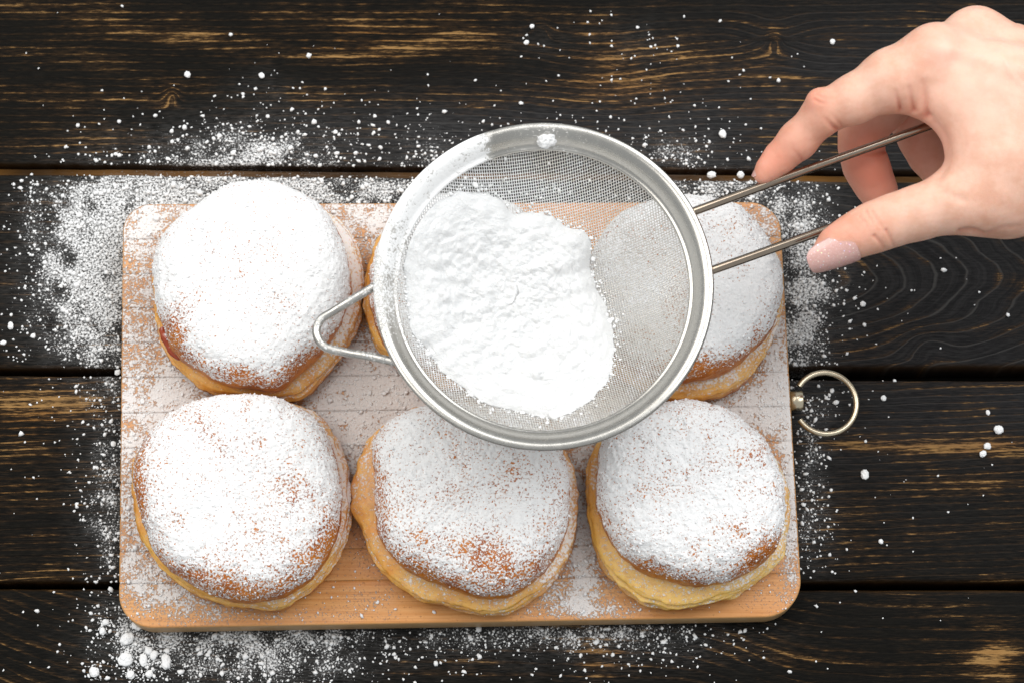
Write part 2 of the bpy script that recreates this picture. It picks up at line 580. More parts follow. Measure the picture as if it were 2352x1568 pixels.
BD = [(330, 520, 40, 40, .75), (420, 480, 60, 14, .5), (330, 700, 70, 210, .62), (330, 1010, 60, 90, .50), (295, 1180, 30, 120, .62), (400, 1360, 70, 28, .80), (350, 1300, 40, 60, .6), (480, 1400, 60, 22, .5),
      (830, 500, 160, 60, .85), (860, 880, 130, 90, .92), (800, 1000, 70, 110, .95), (960, 880, 80, 60, .85), (430, 870, 60, 40, .75), (400, 950, 60, 40, .55),
      (1340, 1150, 22, 130, .95), (1335, 1330, 55, 60, .80), (1290, 1385, 70, 22, .60), (1400, 1400, 70, 14, .5),
      (870, 1290, 40, 60, .22), (840, 1370, 60, 25, .30), (700, 1410, 130, 14, .28),
      (1790, 850, 40, 130, .85), (1740, 930, 50, 40, .9), (1815, 1080, 14, 160, .85), (1560, 940, 200, 20, .9), (1815, 1230, 18, 80, .6), (1760, 1370, 60, 25, .18),
      (1755, 510, 30, 50, .75), (1330, 950, 120, 60, .85)]


def tdens(px, py):
    d = gauss(px, py, TD)
    q = np.stack([px / 46.0, py / 46.0, np.zeros_like(px)], -1)
    return np.clip(d * (1 + 0.75 * perlin(q)), 0, 1)


def bdens(px, py):
    d = gauss(px, py, BD) * 0.62 + 0.17 - gauss(px, py, [(800, 1385, 330, 45, .16), (1600, 1385, 300, 45, .14), (850, 1290, 60, 60, .12)])
    q = np.stack([px / 40.0, py / 40.0, np.ones_like(px) * 3], -1)
    return np.clip(d * (1 + 0.5 * perlin(q) + 0.45 * perlin(q * 3.1)), 0, 0.92)


# ------------------------------------------------------------------ tabletop of dark planks
table = empty("tabletop", (0, 0, 0), label="dark charred wooden tabletop of horizontal planks dusted with sugar", cat="tabletop", kind="structure")

WEAR = [(1420, 205, 110, 26, .34), (1390, 130, 70, 40, .30), (1640, 215, 160, 45, .26), (1650, 130, 120, 30, .14), (850, 120, 120, 22, .20), (300, 60, 350, 45, .16), (1000, 60, 250, 40, .14), (150, 210, 160, 30, .12), (860, 70, 200, 40, .1),
        (1780, 90, 14, 24, .35), (1250, 70, 40, 25, .12), (150, 330, 200, 40, .05), (390, 220, 14, 22, .25),
        (2310, 680, 40, 36, .26), (2060, 605, 110, 9, .22), (1960, 640, 40, 9, .22), (2180, 660, 110, 60, -.22), (1990, 790, 90, 55, .18), (60, 480, 100, 60, .06), (80, 800, 90, 40, .08),
        (90, 940, 140, 45, .46), (70, 1090, 120, 40, .18), (60, 1190, 100, 30, .10), (250, 930, 60, 40, .08),
        (2100, 1025, 190, 14, .52), (2270, 1020, 80, 14, .30), (2200, 1110, 200, 40, .17), (2150, 1240, 220, 60, .10), (2050, 880, 60, 10, .10),
        (120, 1440, 220, 90, .16), (2290, 1505, 48, 45, .58), (1700, 1490, 200, 60, .10), (1380, 1505, 60, 30, .48), (2000, 1520, 200, 30, .14), (1050, 1540, 300, 30, .12), (2150, 1350, 120, 8, .22), (1800, 1470, 100, 20, .14)]
COOL = [(2100, 180, 400, 130, .9), (1500, 330, 350, 60, .9), (1100, 300, 250, 60, .7), (2100, 650, 320, 200, 1.1), (2100, 930, 350, 80, .8), (1850, 760, 200, 200, .6), (700, 320, 200, 50, .3), (2150, 1200, 300, 120, .25), (150, 700, 150, 100, .2)]  # greyer patches; at right, lamp sheen painted into the wood colour


def ring_field(k, px, py):
    wv = fbm(np.stack([px / 330.0, py / 60.0, np.full_like(px, 7.0 * k)], -1), 3)
    if k == 1:
        f = py + 9 * wv + 26 * np.exp(-((px - 1780) / 70) ** 2 - ((py - 90) / 60) ** 2) * np.sign(py - 90) - 28 * np.exp(-((px - 1380) / 160) ** 2 - ((py - 170) / 120) ** 2)
        f = f + 30 * np.exp(-((px - 1778) / 15) ** 2 - ((py - 96) / 20) ** 2) + 30 * np.exp(-((px - 395) / 16) ** 2 - ((py - 220) / 20) ** 2) + 24 * np.exp(-((px - 1240) / 22) ** 2 - ((py - 70) / 22) ** 2)
        return f / 17.0
    if k == 2:
        e = np.sqrt((np.maximum(px - 1760, 0) / 3.0) ** 2 + (py - 640) ** 2 + 30)
        kn = 34 * np.exp(-((px - 2130) / 60) ** 2 - ((py - 790) / 40) ** 2)
        return (e + 10 * wv + kn) / 23.0
    if k == 3:
        return (py + 7 * wv + 0.035 * px) / 16.5
    if k == 4:
        f = py - 130 * (1 - np.exp(-np.maximum(px, -200) / 260)) - 55 * np.tanh((px - 1720) / 130)
        return (f + 8 * wv) / 27.0
    return (py + 10 * wv) / 19.0


# y of each plank's far (top) and near (bottom) edge at the photo's left and right
PE = [(-560, -560, -96, -92), (-88, -84, 377, 395), (399, 419, 845, 840), (861, 873, 1337, 1335), (1351, 1354, 1830, 1832), (1842, 1844, 2300, 2300)]
for k, (tl, tr, bl, br) in enumerate(PE):
    xs = np.linspace(-0.42, 0.42, 421)
    pT0, pT1 = P(0, tl, 0), P(2352, tr, 0)
    pB0, pB1 = P(0, bl, 0), P(2352, br, 0)
    yT = pT0[1] + (xs - pT0[0]) * (pT1[1] - pT0[1]) / (pT1[0] - pT0[0])
    yB = pB0[1] + (xs - pB0[0]) * (pB1[1] - pB0[1]) / (pB1[0] - pB0[0])
    yT = yT + 0.0006 * fbm(np.stack([xs * 40, xs * 0 + k, xs * 0], -1), 4)
    yB = yB + 0.0006 * fbm(np.stack([xs * 40, xs * 0 + k + 9.5, xs * 0], -1), 4)
    nmid = 56
    rows = []
    rows.append((yT + 0.0034 if k == 2 else yT, np.full_like(xs, -0.022), 1.0))
    if k == 2:   # a bare tongue shows in the joint
        rows.append((yT + 0.0034, np.full_like(xs, -0.0035), 1.0))
        rows.append((yT + 0.0002, np.full_like(xs, -0.0030), 1.0))
    rows.append((yT, np.full_like(xs, -0.0022), 0.35))
    rows.append((yT - 0.0005, np.full_like(xs, -0.0006), 0.12))
    for t in np.linspace(0, 1, nmid):
        rows.append((yT - 0.0015 + t * (yB + 0.0015 - yT + 0.0015), np.zeros_like(xs), 0.0))
    rows.append((yB + 0.0005, np.full_like(xs, -0.0006), 0.12))
    rows.append((yB, np.full_like(xs, -0.0022), 0.3))
    rows.append((yB, np.full_like(xs, -0.022), 0.0))
    V = np.stack([np.stack([xs, r[0], r[1]], -1) for r in rows]).reshape(-1, 3)
    raw = np.repeat([r[2] for r in rows], len(xs))
    px, py = proj(V * [1, 1, 0])
    flat = V[:, 2] > -0.003
    V[:, 2] += np.where(flat, 0.00035 * fbm(np.stack([V[:, 0] * 12, V[:, 1] * 120, V[:, 0] * 0 + k], -1), 3), 0)
    at = dict(ring=ring_field(k, px, py), raw=np.clip(raw * (0.6 + 0.8 * fbm(V * [18, 5, 5] + k, 2)), 0, 1),
              wear=np.clip(gauss(px, py, WEAR), -0.25, 0.65) + 0.14 * fbm(np.stack([px / 160, py / 60, px * 0 + k], -1), 2) - 0.02 + [0, .05, -.02, .06, -.02, 0][k],
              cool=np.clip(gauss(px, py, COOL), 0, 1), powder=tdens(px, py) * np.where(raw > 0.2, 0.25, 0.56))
    Q = grid_quads(len(rows), len(xs))
    mesh("plank", V, Q[:, ::-1], M["plank"], table, at)
mesh("backing_board", np.array([(-.42, -.5, -.024), (.42, -.5, -.024), (.42, .6, -.024), (-.42, .6, -.024), (-.42, -.5, -.03), (.42, -.5, -.03), (.42, .6, -.03), (-.42, .6, -.03)]),
     np.array([(0, 1, 2, 3), (7, 6, 5, 4), (4, 5, 1, 0), (5, 6, 2, 1), (6, 7, 3, 2), (7, 4, 0, 3)]), M["plank"], table, dict(ring=np.zeros(8), wear=np.zeros(8) - 1), smooth=False)


def in_gap(px, py):
    g = np.zeros(len(px), bool)
    for a, b in zip(PE[:-1], PE[1:]):
        t = px / 2352.0
        lo, hi = a[2] + (a[3] - a[2]) * t, b[0] + (b[1] - b[0]) * t
        g |= (py > lo - 1) & (py < hi + 1)
    return g


# ------------------------------------------------------------------ cutting board
ZB = 0.017
BC = [P(286, 472, ZB), P(1787, 467, ZB), P(1840, 1411, ZB), P(276, 1438, ZB)]


def board_pt(u, v):
    """u left-right, v far-near, both 0..1 -> xy on the board's plane"""
    u = np.asarray(u)[..., None]
    v = np.asarray(v)[..., None]
    return (BC[0] * (1 - u) + BC[1] * u) * (1 - v) + (BC[3] * (1 - u) + BC[2] * u) * v


BW = np.linalg.norm(BC[1] - BC[0])
BH = np.linalg.norm(BC[3] - BC[0])
board = empty("cutting_board", tuple(np.mean(BC, axis=0) * [1, 1, 0]), label="rectangular bamboo cutting board with rounded corners under the sugared doughnuts", cat="cutting board")
seams_px = [472, 550, 629, 708, 787, 867, 948, 1029, 1109, 1189, 1266, 1340, 1438]
sv = []
for s in seams_px:
    p = P(280, s, ZB)
    sv.append((BC[0][1] - p[1]) / (BC[0][1] - BC[3][1]))
sv[0], sv[-1] = 0.0, 1.0
RC = [0.013, 0.014, 0.017, 0.015]     # corner radii: far left, far right, near right, near left


def row_limits(v):
    """left and right ends (0..1) of a row, following the rounded corners"""
    yn, yf = (1 - v) * BH, v * BH
    def inset(r, d):
        return r - math.sqrt(max(r * r - (r - d) ** 2, 0)) if d < r else 0.0
    l = max(inset(RC[0], yf), inset(RC[3], yn)) / BW
    r = max(inset(RC[1], yf), inset(RC[2], yn)) / BW
    return l, 1 - r


for k in range(12):
    v0, v1 = sv[k], sv[k + 1]
    g = 0.00005 / BH
    a, b = v0 + (g if k else 0), v1 - (g if k < 11 else 0)
    tl = np.linspace(0, 1, 15)
    if k == 0: tl = np.linspace(0, 1, 22) ** 1.8
    if k == 11: tl = 1 - np.linspace(1, 0, 24) ** 1.8
    vv = a + (b - a) * tl
    if k == 0: vv[0] += 0.00002
    nx = 240
    ez = 0.0007
    lim = [row_limits(x) for x in vv]
    uu = np.stack([np.linspace(l, r, nx) for l, r in lim])
    top = board_pt(uu, np.repeat(vv[:, None], nx, 1))
    nr = len(vv)
    # loop of the outline, dropped down as edge faces
    top[:, :, 2] = ZB + 0.00012 * rng.normal()
    Vt = top.reshape(-1, 3)
    idx = np.arange(nr * nx).reshape(nr, nx)
    loop = np.concatenate([idx[0, :], idx[1:, -1], idx[-1, -2::-1], idx[-2:0:-1, 0]])
    cen = Vt.mean(0)
    L0 = Vt[loop].copy()
    outer = np.zeros(len(loop))
    dirv = np.roll(L0, -1, 0) - np.roll(L0, 1, 0)
    nrm = np.stack([dirv[:, 1], -dirv[:, 0], 0 * dirv[:, 0]], -1)
    nrm /= np.linalg.norm(nrm, axis=1)[:, None] + 1e-9
    sgn = np.sign(np.sum(nrm * (L0 - cen), 1)).sum()
    nrm *= np.sign(sgn)
    isr = (np.arange(len(loop)) >= nx) & (np.arange(len(loop)) < nx + nr - 1)
    isl = np.arange(len(loop)) >= len(loop) - (nr - 2)
    ext = isr | isl
    if k == 0: ext |= np.arange(len(loop)) < nx
    if k == 11: ext |= (np.arange(len(loop)) >= nx + nr - 2) & (np.arange(len(loop)) < 2 * nx + nr - 2)
    ext[[0, nx - 1]] = True
    bev = np.where(ext, 0.0008, 0.00001)[:, None]
    L1 = L0 + nrm * bev * 0.7; L1[:, 2] -= np.where(ext, 0.0003, 0.0001)
    L2 = L0 + nrm * bev; L2[:, 2] = ZB - 0.0012
    L3 = L0 + nrm * bev; L3[:, 2] = 0.0025
    L4 = L0 - nrm * 0.0012; L4[:, 2] = 0.0008
    nl = len(loop)
    V = np.concatenate([Vt, L1, L2, L3, L4])
    Q = [grid_quads(nr, nx)[:, ::-1]]
    base = len(Vt)
    prev = loop
    for r in range(4):
        cur = base + r * nl + np.arange(nl)
        q = np.stack([prev, np.roll(prev, -1), np.roll(cur, -1), cur], -1)
        Q.append(q)
        prev = cur
    px, py = proj(V)
    side = np.concatenate([np.zeros(len(Vt)), np.full(nl, .4), np.ones(3 * nl)])
    pw = bdens(px, py) * np.where(side > 0, 0, 1)
    o = mesh("bamboo_strip", V, np.concatenate(Q), M["bamboo"], board, dict(powder=pw, side=side, tone=np.full(len(V), rng.uniform(0, 0.55) + (0.25 if 3 <= k <= 9 else 0))))

# hanging ring and its ferrule
zr = 0.0095
ctr = P(1896, 925, zr)
sc = 1.0 / np.linalg.norm(P(1897, 925, zr) - P(1896, 925, zr))      # photo spots per metre here
R0 = 71 / sc
a0 = np.linspace(math.radians(147), math.radians(-147), 90)
path = np.stack([ctr[0] + R0 * np.cos(a0), ctr[1] + R0 * 1.02 * np.sin(a0), np.full(90, zr)], -1)
V, Q = tube(path, 6.9 / sc, 14)
fixq(mesh("hanging_ring", V, Q, M["brass"], board))
f0, f1 = P(1815, 920, 0.0098), P(1844, 919, 0.0098)
rf = 23 / sc
prof = [(0, 0.2), (0, .92), (0.05, 1.0), (.92, 1.0), (1.0, .93), (1.0, 0.0)]
na = 28
aa = np.linspace(0, 2 * np.pi, na, endpoint=False)
ax = f1 - f0
V = np.stack([f0 + ax * t + rf * rr * (np.cos(aa)[:, None] * [0, 1, 0] + np.sin(aa)[:, None] * [0, 0, .85]) for t, rr in prof]).reshape(-1, 3)
fixq(mesh("ferrule", V, grid_quads(len(prof), na, True), M["brass"], board))

# ------------------------------------------------------------------ doughnuts


def crop(pts, ox, oy, k):
    return [(ox + x * k, oy + y * k) for x, y in pts]


b1 = lambda p: crop(p, 229.7, 402, .3478)
b4 = lambda p: crop(p, 258.4, 861.3, .4027)
b5 = lambda p: crop(p, 775.2, 918.7, .3663)
b6 = lambda p: crop(p, 1292, 832.6, .4212)
BUNS = [
    dict(cap=b1([(1000, 35), (1150, 55), (1300, 110), (1440, 190), (1530, 290), (1600, 440), (1640, 580), (1650, 760), (1610, 900), (1530, 1080), (1430, 1190), (1310, 1290), (1230, 1390), (1130, 1420), (1000, 1395), (800, 1370), (620, 1270), (480, 1150), (420, 1000), (375, 850), (360, 700), (360, 560), (400, 440), (470, 330), (600, 230), (750, 130), (870, 60)]),
         body=b1([(1000, 90), (1440, 220), (1600, 330), (1700, 500), (1735, 620), (1728, 800), (1715, 950), (1650, 1090), (1500, 1290), (1320, 1470), (1230, 1480), (1000, 1465), (780, 1440), (690, 1410), (560, 1310), (440, 1190), (385, 1000), (365, 800), (370, 600), (480, 350), (750, 160)]),
         dens=1.02, thin=[(690, 840, 60, 26, -.30, -30), (400, 770, 25, 60, -.42, 15), (520, 850, 90, 18, -.22, 18), (600, 620, 60, 90, -.06)], top=0.043, seed=1,
         label="top left sugared doughnut with red jam showing at its left edge"),
    dict(cap=[(1065, 445), (1130, 452), (1200, 485), (1255, 540), (1285, 610), (1290, 680), (1270, 750), (1225, 810), (1160, 850), (1080, 862), (1000, 850), (930, 825), (885, 790), (856, 730), (848, 670), (852, 610), (870, 555), (910, 500), (980, 458)],
         body=[(1065, 455), (1210, 500), (1290, 590), (1302, 680), (1285, 760), (1230, 835), (1150, 880), (1070, 890), (980, 878), (905, 835), (865, 790), (842, 735), (836, 668), (843, 612), (868, 550), (960, 470)],
         dens=.95, thin=[(850, 690, 20, 60, -.3), (1290, 600, 60, 60, -.25)], top=0.042, seed=2,
         label="sugared doughnut mostly hidden beneath the sieve, upper row middle"),
    dict(cap=[(1575, 450), (1638, 458), (1686, 467), (1721, 494), (1757, 537), (1783, 590), (1798, 634), (1798, 669), (1785, 722), (1765, 762), (1721, 810), (1669, 845), (1625, 863), (1570, 872), (1500, 862), (1430, 830), (1380, 780), (1350, 710), (1345, 640), (1365, 570), (1410, 505), (1490, 462)],
         body=[(1575, 470), (1720, 510), (1790, 610), (1796, 680), (1776, 765), (1752, 819), (1713, 872), (1660, 902), (1581, 920), (1540, 918), (1470, 890), (1400, 840), (1355, 770), (1338, 690), (1345, 610), (1400, 515), (1490, 470)],
         dens=.97, thin=[(1690, 845, 90, 16, -.40, -28), (1560, 690, 26, 40, -.28), (1585, 850, 60, 30, -.25), (1630, 520, 40, 14, -.12)], top=0.043, seed=3,
         label="top right sugared doughnut below the sieve handle wires"),
    dict(cap=b4([(650, 108), (800, 115), (1000, 150), (1130, 215), (1210, 320), (1250, 430), (1285, 570), (1300, 720), (1295, 850), (1255, 980), (1200, 1090), (1100, 1180), (950, 1260), (780, 1290), (650, 1270), (500, 1215), (380, 1150), (280, 1060), (200, 920), (160, 820), (130, 660), (120, 520), (150, 420), (220, 310), (330, 215), (450, 150)]),
         body=b4([(650, 130), (1000, 165), (1190, 240), (1285, 380), (1335, 520), (1355, 700), (1345, 880), (1300, 1010), (1220, 1140), (1100, 1240), (970, 1325), (880, 1338), (800, 1312), (640, 1300), (500, 1250), (350, 1160), (250, 1060), (180, 950), (125, 700), (114, 560), (170, 420), (330, 230), (450, 165)]),
         dens=.93, thin=[(316, 1110, 16, 90, -.45), (500, 1330, 110, 22, -.28, 12), (700, 1280, 70, 24, -.22, -35), (460, 950, 25, 16, -.12), (535, 1040, 40, 16, -.10), (650, 1100, 60, 40, -.07), (780, 1250, 20, 70, -.3, -25)], top=0.042, seed=4,
         label="round bottom left sugared doughnut nearest the board corner"),
    dict(cap=b5([(650, 15), (850, 20), (1100, 60), (1300, 180), (1415, 330), (1445, 480), (1450, 640), (1440, 800), (1400, 920), (1320, 1040), (1200, 1160), (1050, 1232), (900, 1225), (750, 1180), (600, 1130), (450, 1065), (330, 960), (255, 860), (238, 640), (232, 480), (228, 370), (212, 260), (260, 190), (350, 115), (470, 50)]),
         body=b5([(650, 40), (1100, 80), (1330, 210), (1480, 430), (1505, 650), (1490, 830), (1430, 1010), (1330, 1150), (1200, 1250), (1080, 1325), (950, 1335), (790, 1315), (690, 1285), (500, 1240), (400, 1170), (300, 1090), (220, 990), (170, 850), (145, 770), (95, 690), (95, 600), (112, 480), (150, 340), (200, 240), (350, 130), (470, 65)]),
         dens=.92, thin=[(1100, 1270, 90, 28, -.26, 12), (870, 1200, 18, 90, -.30), (1050, 1115, 40, 22, -.16), (1160, 1310, 80, 20, -.20), (1000, 1340, 110, 12, -.25, 20), (890, 1290, 40, 14, -.3, 40)], top=0.043, seed=5,
         label="bottom middle sugared doughnut with yellow dough bulging at its left"),
    dict(cap=b6([(640, 210), (780, 215), (920, 270), (1040, 370), (1130, 460), (1180, 580), (1208, 700), (1212, 850), (1196, 960), (1140, 1050), (1050, 1120), (950, 1165), (850, 1200), (720, 1205), (600, 1185), (450, 1135), (340, 1060), (260, 960), (200, 820), (187, 700), (195, 560), (218, 430), (300, 340), (450, 260)]),
         body=b6([(640, 235), (920, 290), (1120, 480), (1200, 640), (1220, 880), (1195, 1050), (1100, 1160), (980, 1245), (870, 1285), (720, 1318), (560, 1336), (430, 1300), (330, 1220), (250, 1140), (190, 1030), (160, 900), (142, 750), (142, 600), (175, 460), (280, 355), (450, 275)]),
         dens=.94, thin=[(1745, 1270, 50, 22, -.38, -30), (1570, 1075, 60, 18, -.10, -10), (1560, 1120, 30, 10, -.13), (1700, 1050, 50, 14, -.12, -15), (1480, 1310, 110, 14, -.22, 20), (1690, 1210, 20, 12, -.18), (1590, 990, 50, 20, -.08)], top=0.044, seed=6,
         label="squarish bottom right sugared doughnut beside the metal hanging ring"),
]


def radial(poly_xy, c, ang, smooth=3):
    d = poly_xy[:, :2] - c[:2]
    a = np.arctan2(d[:, 1], d[:, 0])
    r = np.hypot(d[:, 0], d[:, 1])
    o = np.argsort(a)
    a, r = a[o], r[o]
    a3 = np.concatenate([a - 2 * np.pi, a, a + 2 * np.pi])
    r3 = np.concatenate([r, r, r])
    v = np.interp(ang, a3, r3)
    for _ in range(smooth):
        v = (np.roll(v, 1) + np.roll(v, -1) + 2 * v) / 4
    return v


FOOT = []
CAPZ = 0.027
NRC = 160
for B in BUNS:
    sd = B["seed"]
    cap = np.array([P(x, y, ZB + CAPZ) for x, y in B["cap"]])
    bod = np.array([P(x, y, ZB + 0.010) for x, y in B["body"]])
    c = (cap.min(0) + cap.max(0)) / 2
    na = 440
    ang = np.linspace(-np.pi, np.pi, na, endpoint=False)
    Rc = radial(cap, c, ang, 14)
    Rb = radial(bod, c, ang, 10)
    FOOT.append((c[0], c[1], ang, Rb))
    ca, sa = np.cos(ang), np.sin(ang)
    root = empty("sugared_doughnut", (c[0], c[1], ZB), label=B["label"], cat="doughnut", group="sugar dusted doughnuts on the cutting board")
    wave = fbm(np.stack([ca * 1.6, sa * 1.6, np.full(na, sd * 3.1)], -1), 3)
    wave2 = fbm(np.stack([ca * 6, sa * 6, np.full(na, sd * 5.3)], -1), 3)
    # crust: a low dome that rounds over at the rim and tucks under
    dome = B["top"] - CAPZ
    ctl = catmull([(0, 1.0), (.2, 1.0), (.4, .985), (.6, .945), (.77, .85), (.885, .66), (.955, .40), (.992, .10), (1.0, -.12), (1.002, -.30), (.99, -.50), (.965, -.64), (.92, -.70)], NRC)
    rf_, zf_ = ctl[:, 0], ctl[:, 1]
    rf_[0] = 0.002
    Rj = Rc * (1 + 0.018 * wave2)
    Vx = c[0] + rf_[:, None] * (Rj * ca)[None, :]
    Vy = c[1] + rf_[:, None] * (Rj * sa)[None, :]
    Vz = ZB + CAPZ + zf_[:, None] * dome + (0.0022 * wave)[None, :] * (rf_ ** 2)[:, None]
    V = np.stack([Vx, Vy, Vz], -1).reshape(-1, 3)
    Q = grid_quads(NRC, na, True)
    nr = vnormals(V, Q)
    if nr[5 * na, 2] < 0:
        Q = Q[:, ::-1]
        nr = -nr
    V += nr * (0.0013 * fbm(V * 55 + sd, 3))[:, None]
    V += nr * (0.0005 * fbm(V * 220 + sd, 2))[:, None]
    px, py = proj(V)
    rfull = np.repeat(rf_, na)
    zfull = np.repeat(zf_, na)
    low = np.tile(np.clip(-sa, 0, 1), NRC)
    dens = B["dens"] + gauss(px, py, B["thin"]) * 0.95
    dens -= sstep(.80, 1.0, rfull) * (0.07 + 0.20 * low) + 0.75 * sstep(0.12, -0.16, zfull + 0.10 * perlin(V * 160)) * (0.55 + 0.45 * low)
    dens += -0.12 + 0.24 * fbm(V * 60 + 3 * sd, 3) - 0.13 * sstep(0.15, 0.5, fbm(V * 140 + 9 * sd, 2))
    dens = np.clip(dens, 0, 1.2)
    cov = sstep(0.3, 0.8, dens)
    V += nr * (cov * (0.00062 * fbm(V * 330 + sd, 2, 0.7) + 0.00036 * perlin(V * 720)))[:, None]
    mesh("top_crust", V, Q, M["crust"], root, dict(powder=dens))
    # small sugar clumps caught on the crust
    pr = np.clip(dens, 0, 1) * (rfull > 0.05) * (zfull > 0) * (0.3 + rfull)
    pr = pr * np.clip(1 + 1.2 * fbm(V * 70 + 7 * sd, 2), 0, 2)
    pick = rng.choice(len(V), 1500, replace=False, p=pr / pr.sum())
    rad = np.clip(rng.lognormal(math.log(0.00026), 0.42, 1500), 0.00012, 0.0008)
    Vg, Fg = crumbs(V[pick] + nr[pick] * rad[:, None] * 0.25, rad)
    mesh("sugar_clumps", Vg, Fg, M["sugar"], root, smooth=True, kind="stuff")
    # dough: stacked flaky layers bulging below the crust
    nz = 64
    prof = catmull([(.00, 1.0), (.35, .92), (.80, .80), (1.00, .62), (.93, .50), (.985, .40), (1.0, .26), (.95, .10), (.88, .0)], nz)
    Rin = np.minimum(Rc * 0.93, Rb * 0.98)
    Rbj = Rb * (1 + 0.012 * wave2 + 0.010 * fbm(np.stack([ca * 14, sa * 14, np.full(na, sd * 2.9)], -1), 3))
    top = CAPZ - 0.0075 + 0.0022 * wave
    rr = Rin[None, :] + (Rbj - Rin)[None, :] * prof[:, 0][:, None]
    tuck = prof[:, 0][:, None] < 1
    hshift = 0.14 * fbm(np.stack([ca * 3, sa * 3, np.full(na, sd * 2.2)], -1), 3)
    zz = prof[:, 1][:, None] + hshift[None, :] * (np.sin(np.pi * np.clip(prof[:, 1], 0, 1)) ** 1)[:, None]
    rb_low = Rbj[None, :] * np.where(prof[:, 1] < .12, .90 + .10 * prof[:, 1] / .12, 1)[:, None]
    rr = np.minimum(rr, rb_low)
    V = np.stack([c[0] + rr * ca[None, :], c[1] + rr * sa[None, :], ZB + 0.0004 + zz * top[None, :] * 0.97], -1).reshape(-1, 3)
    Q = grid_quads(nz, na, True)
    nr = vnormals(V, Q)
    rd = np.stack([np.tile(ca, nz), np.tile(sa, nz), np.zeros(nz * na)], -1)
    if (nr * rd).sum() < 0:
        Q = Q[:, ::-1]
        nr = -nr
    zrel = np.repeat(prof[:, 1], na)
    amp = np.sin(np.pi * np.clip(zrel, 0.02, 1)) ** 0.5
    # flaky ridges run round the side, uneven in height and depth
    lay = fbm(np.stack([np.tile(ca, nz) * 1.5, np.tile(sa, nz) * 1.5, zrel * 5.5 + sd], -1), 3, 0.5)
    tear = fbm(np.stack([np.tile(ca, nz) * 7, np.tile(sa, nz) * 7, zrel * 4 + 2 * sd], -1), 2)
    split = np.zeros(len(V))
    for q_, z0 in enumerate((.66, .36)):
        zl = z0 + 0.09 * fbm(np.stack([ca * 1.8, sa * 1.8, np.full(na, sd * 1.7 + 4 * q_)], -1), 3)
        on = sstep(-0.25, 0.2, fbm(np.stack([ca * 1.3, sa * 1.3, np.full(na, sd * 4.1 + 3 * q_)], -1), 2))
        split += np.tile(on, nz) * np.exp(-((zrel - np.tile(zl, nz)) / .035) ** 2)
    V += rd * (amp * (0.0024 * lay + 0.0013 * tear - 0.0022 * split + 0.0002 * fbm(V * 420, 2)))[:, None]
    V[:, 2] = np.maximum(V[:, 2], ZB + 0.0003)
    nr = vnormals(V, Q)
    if (nr * rd).sum() < 0: nr = -nr
    bake_shade = np.clip(1.2 - zrel / 0.44, 0, 1) + 0.55 * np.clip((zrel - .72) / .28, 0, 1) + 0.05 * (1 - nr[:, 2]) + 0.15 * lay + 0.35 * split  # brown from baking, plus shade painted under the crust and into splits
    right = np.tile(np.clip(ca * 0.6 + sa * 0.5, -1, 1), nz)
    pw = np.clip(nr[:, 2] * 0.55 + 0.0 + 0.28 * right + 0.35 * fbm(V * 75 + 5 * sd, 3), 0, .95) * (zrel > .12)
    mesh("dough_layers", V, Q, M["dough"], root, dict(powder=pw, bake_shade=np.clip(bake_shade, 0, 1), pale=np.clip((0.9 if sd == 6 else 0.25) * sstep(.1, .4, zrel) * (0.5 + np.tile(np.clip(-sa, 0, 1), nz)) + 0.5 * fbm(V * 45 + sd, 2), 0, 1)))
    if sd == 1:   # jam pushed out between crust and dough
        pp = np.array([P(x, y, ZB + z) for x, y, z in [(372, 752, .022), (380, 772, .022), (391, 793, .021), (404, 812, .020), (416, 824, .019)]])
        V, Q = tube(catmull(pp, 40), 0.0026 * np.sin(np.linspace(0.25, np.pi - .25, 40)) ** .6, 18)
        V += (0.0010 * fbm(V * 260, 2))[:, None] * np.array([.6, .6, 1])
        fixq(mesh("jam_filling", V, Q, M["jam"], root))


def under_bun(x, y, k=0.97):
    o = np.zeros(len(x), bool)
    for cx, cy, ang, Rb in FOOT:
        a = np.arctan2(y - cy, x - cx)
        o |= np.hypot(x - cx, y - cy) < np.interp(a, ang, Rb, period=2 * np.pi) * k
    return o


# ------------------------------------------------------------------ loose sugar on planks and board
def scatter(dfun, n, box, z, med, keep, pw=1.0):
    px = rng.uniform(box[0], box[2], n)
    py = rng.uniform(box[1], box[3], n)
    d = dfun(px, py) ** pw
    ok = rng.uniform(0, 1, n) < d
    px, py, d = px[ok], py[ok], d[ok]
    p = P(px, py, z)
    ok = keep(px, py, p)
    p, d = p[ok], d[ok]
    r = np.clip(rng.lognormal(math.log(med), 0.50, len(p)), 0.00012, 0.0013)
    p[:, 2] += r * 0.45
    return p, r


def on_board(p, grow=0.0):
    x, y = p[:, 0], p[:, 1]
    v = (BC[0][1] + (BC[1][1] - BC[0][1]) * 0.5 - y) / BH
    l = BC[0][0] + (BC[3][0] - BC[0][0]) * v
    r = BC[1][0] + (BC[2][0] - BC[1][0]) * v
    yt = BC[0][1] + (BC[1][1] - BC[0][1]) * (x - BC[0][0]) / BW
    yb = BC[3][1] + (BC[2][1] - BC[3][1]) * (x - BC[3][0]) / BW
    return (x > l - grow) & (x < r + grow) & (y < yt + grow) & (y > yb - grow)


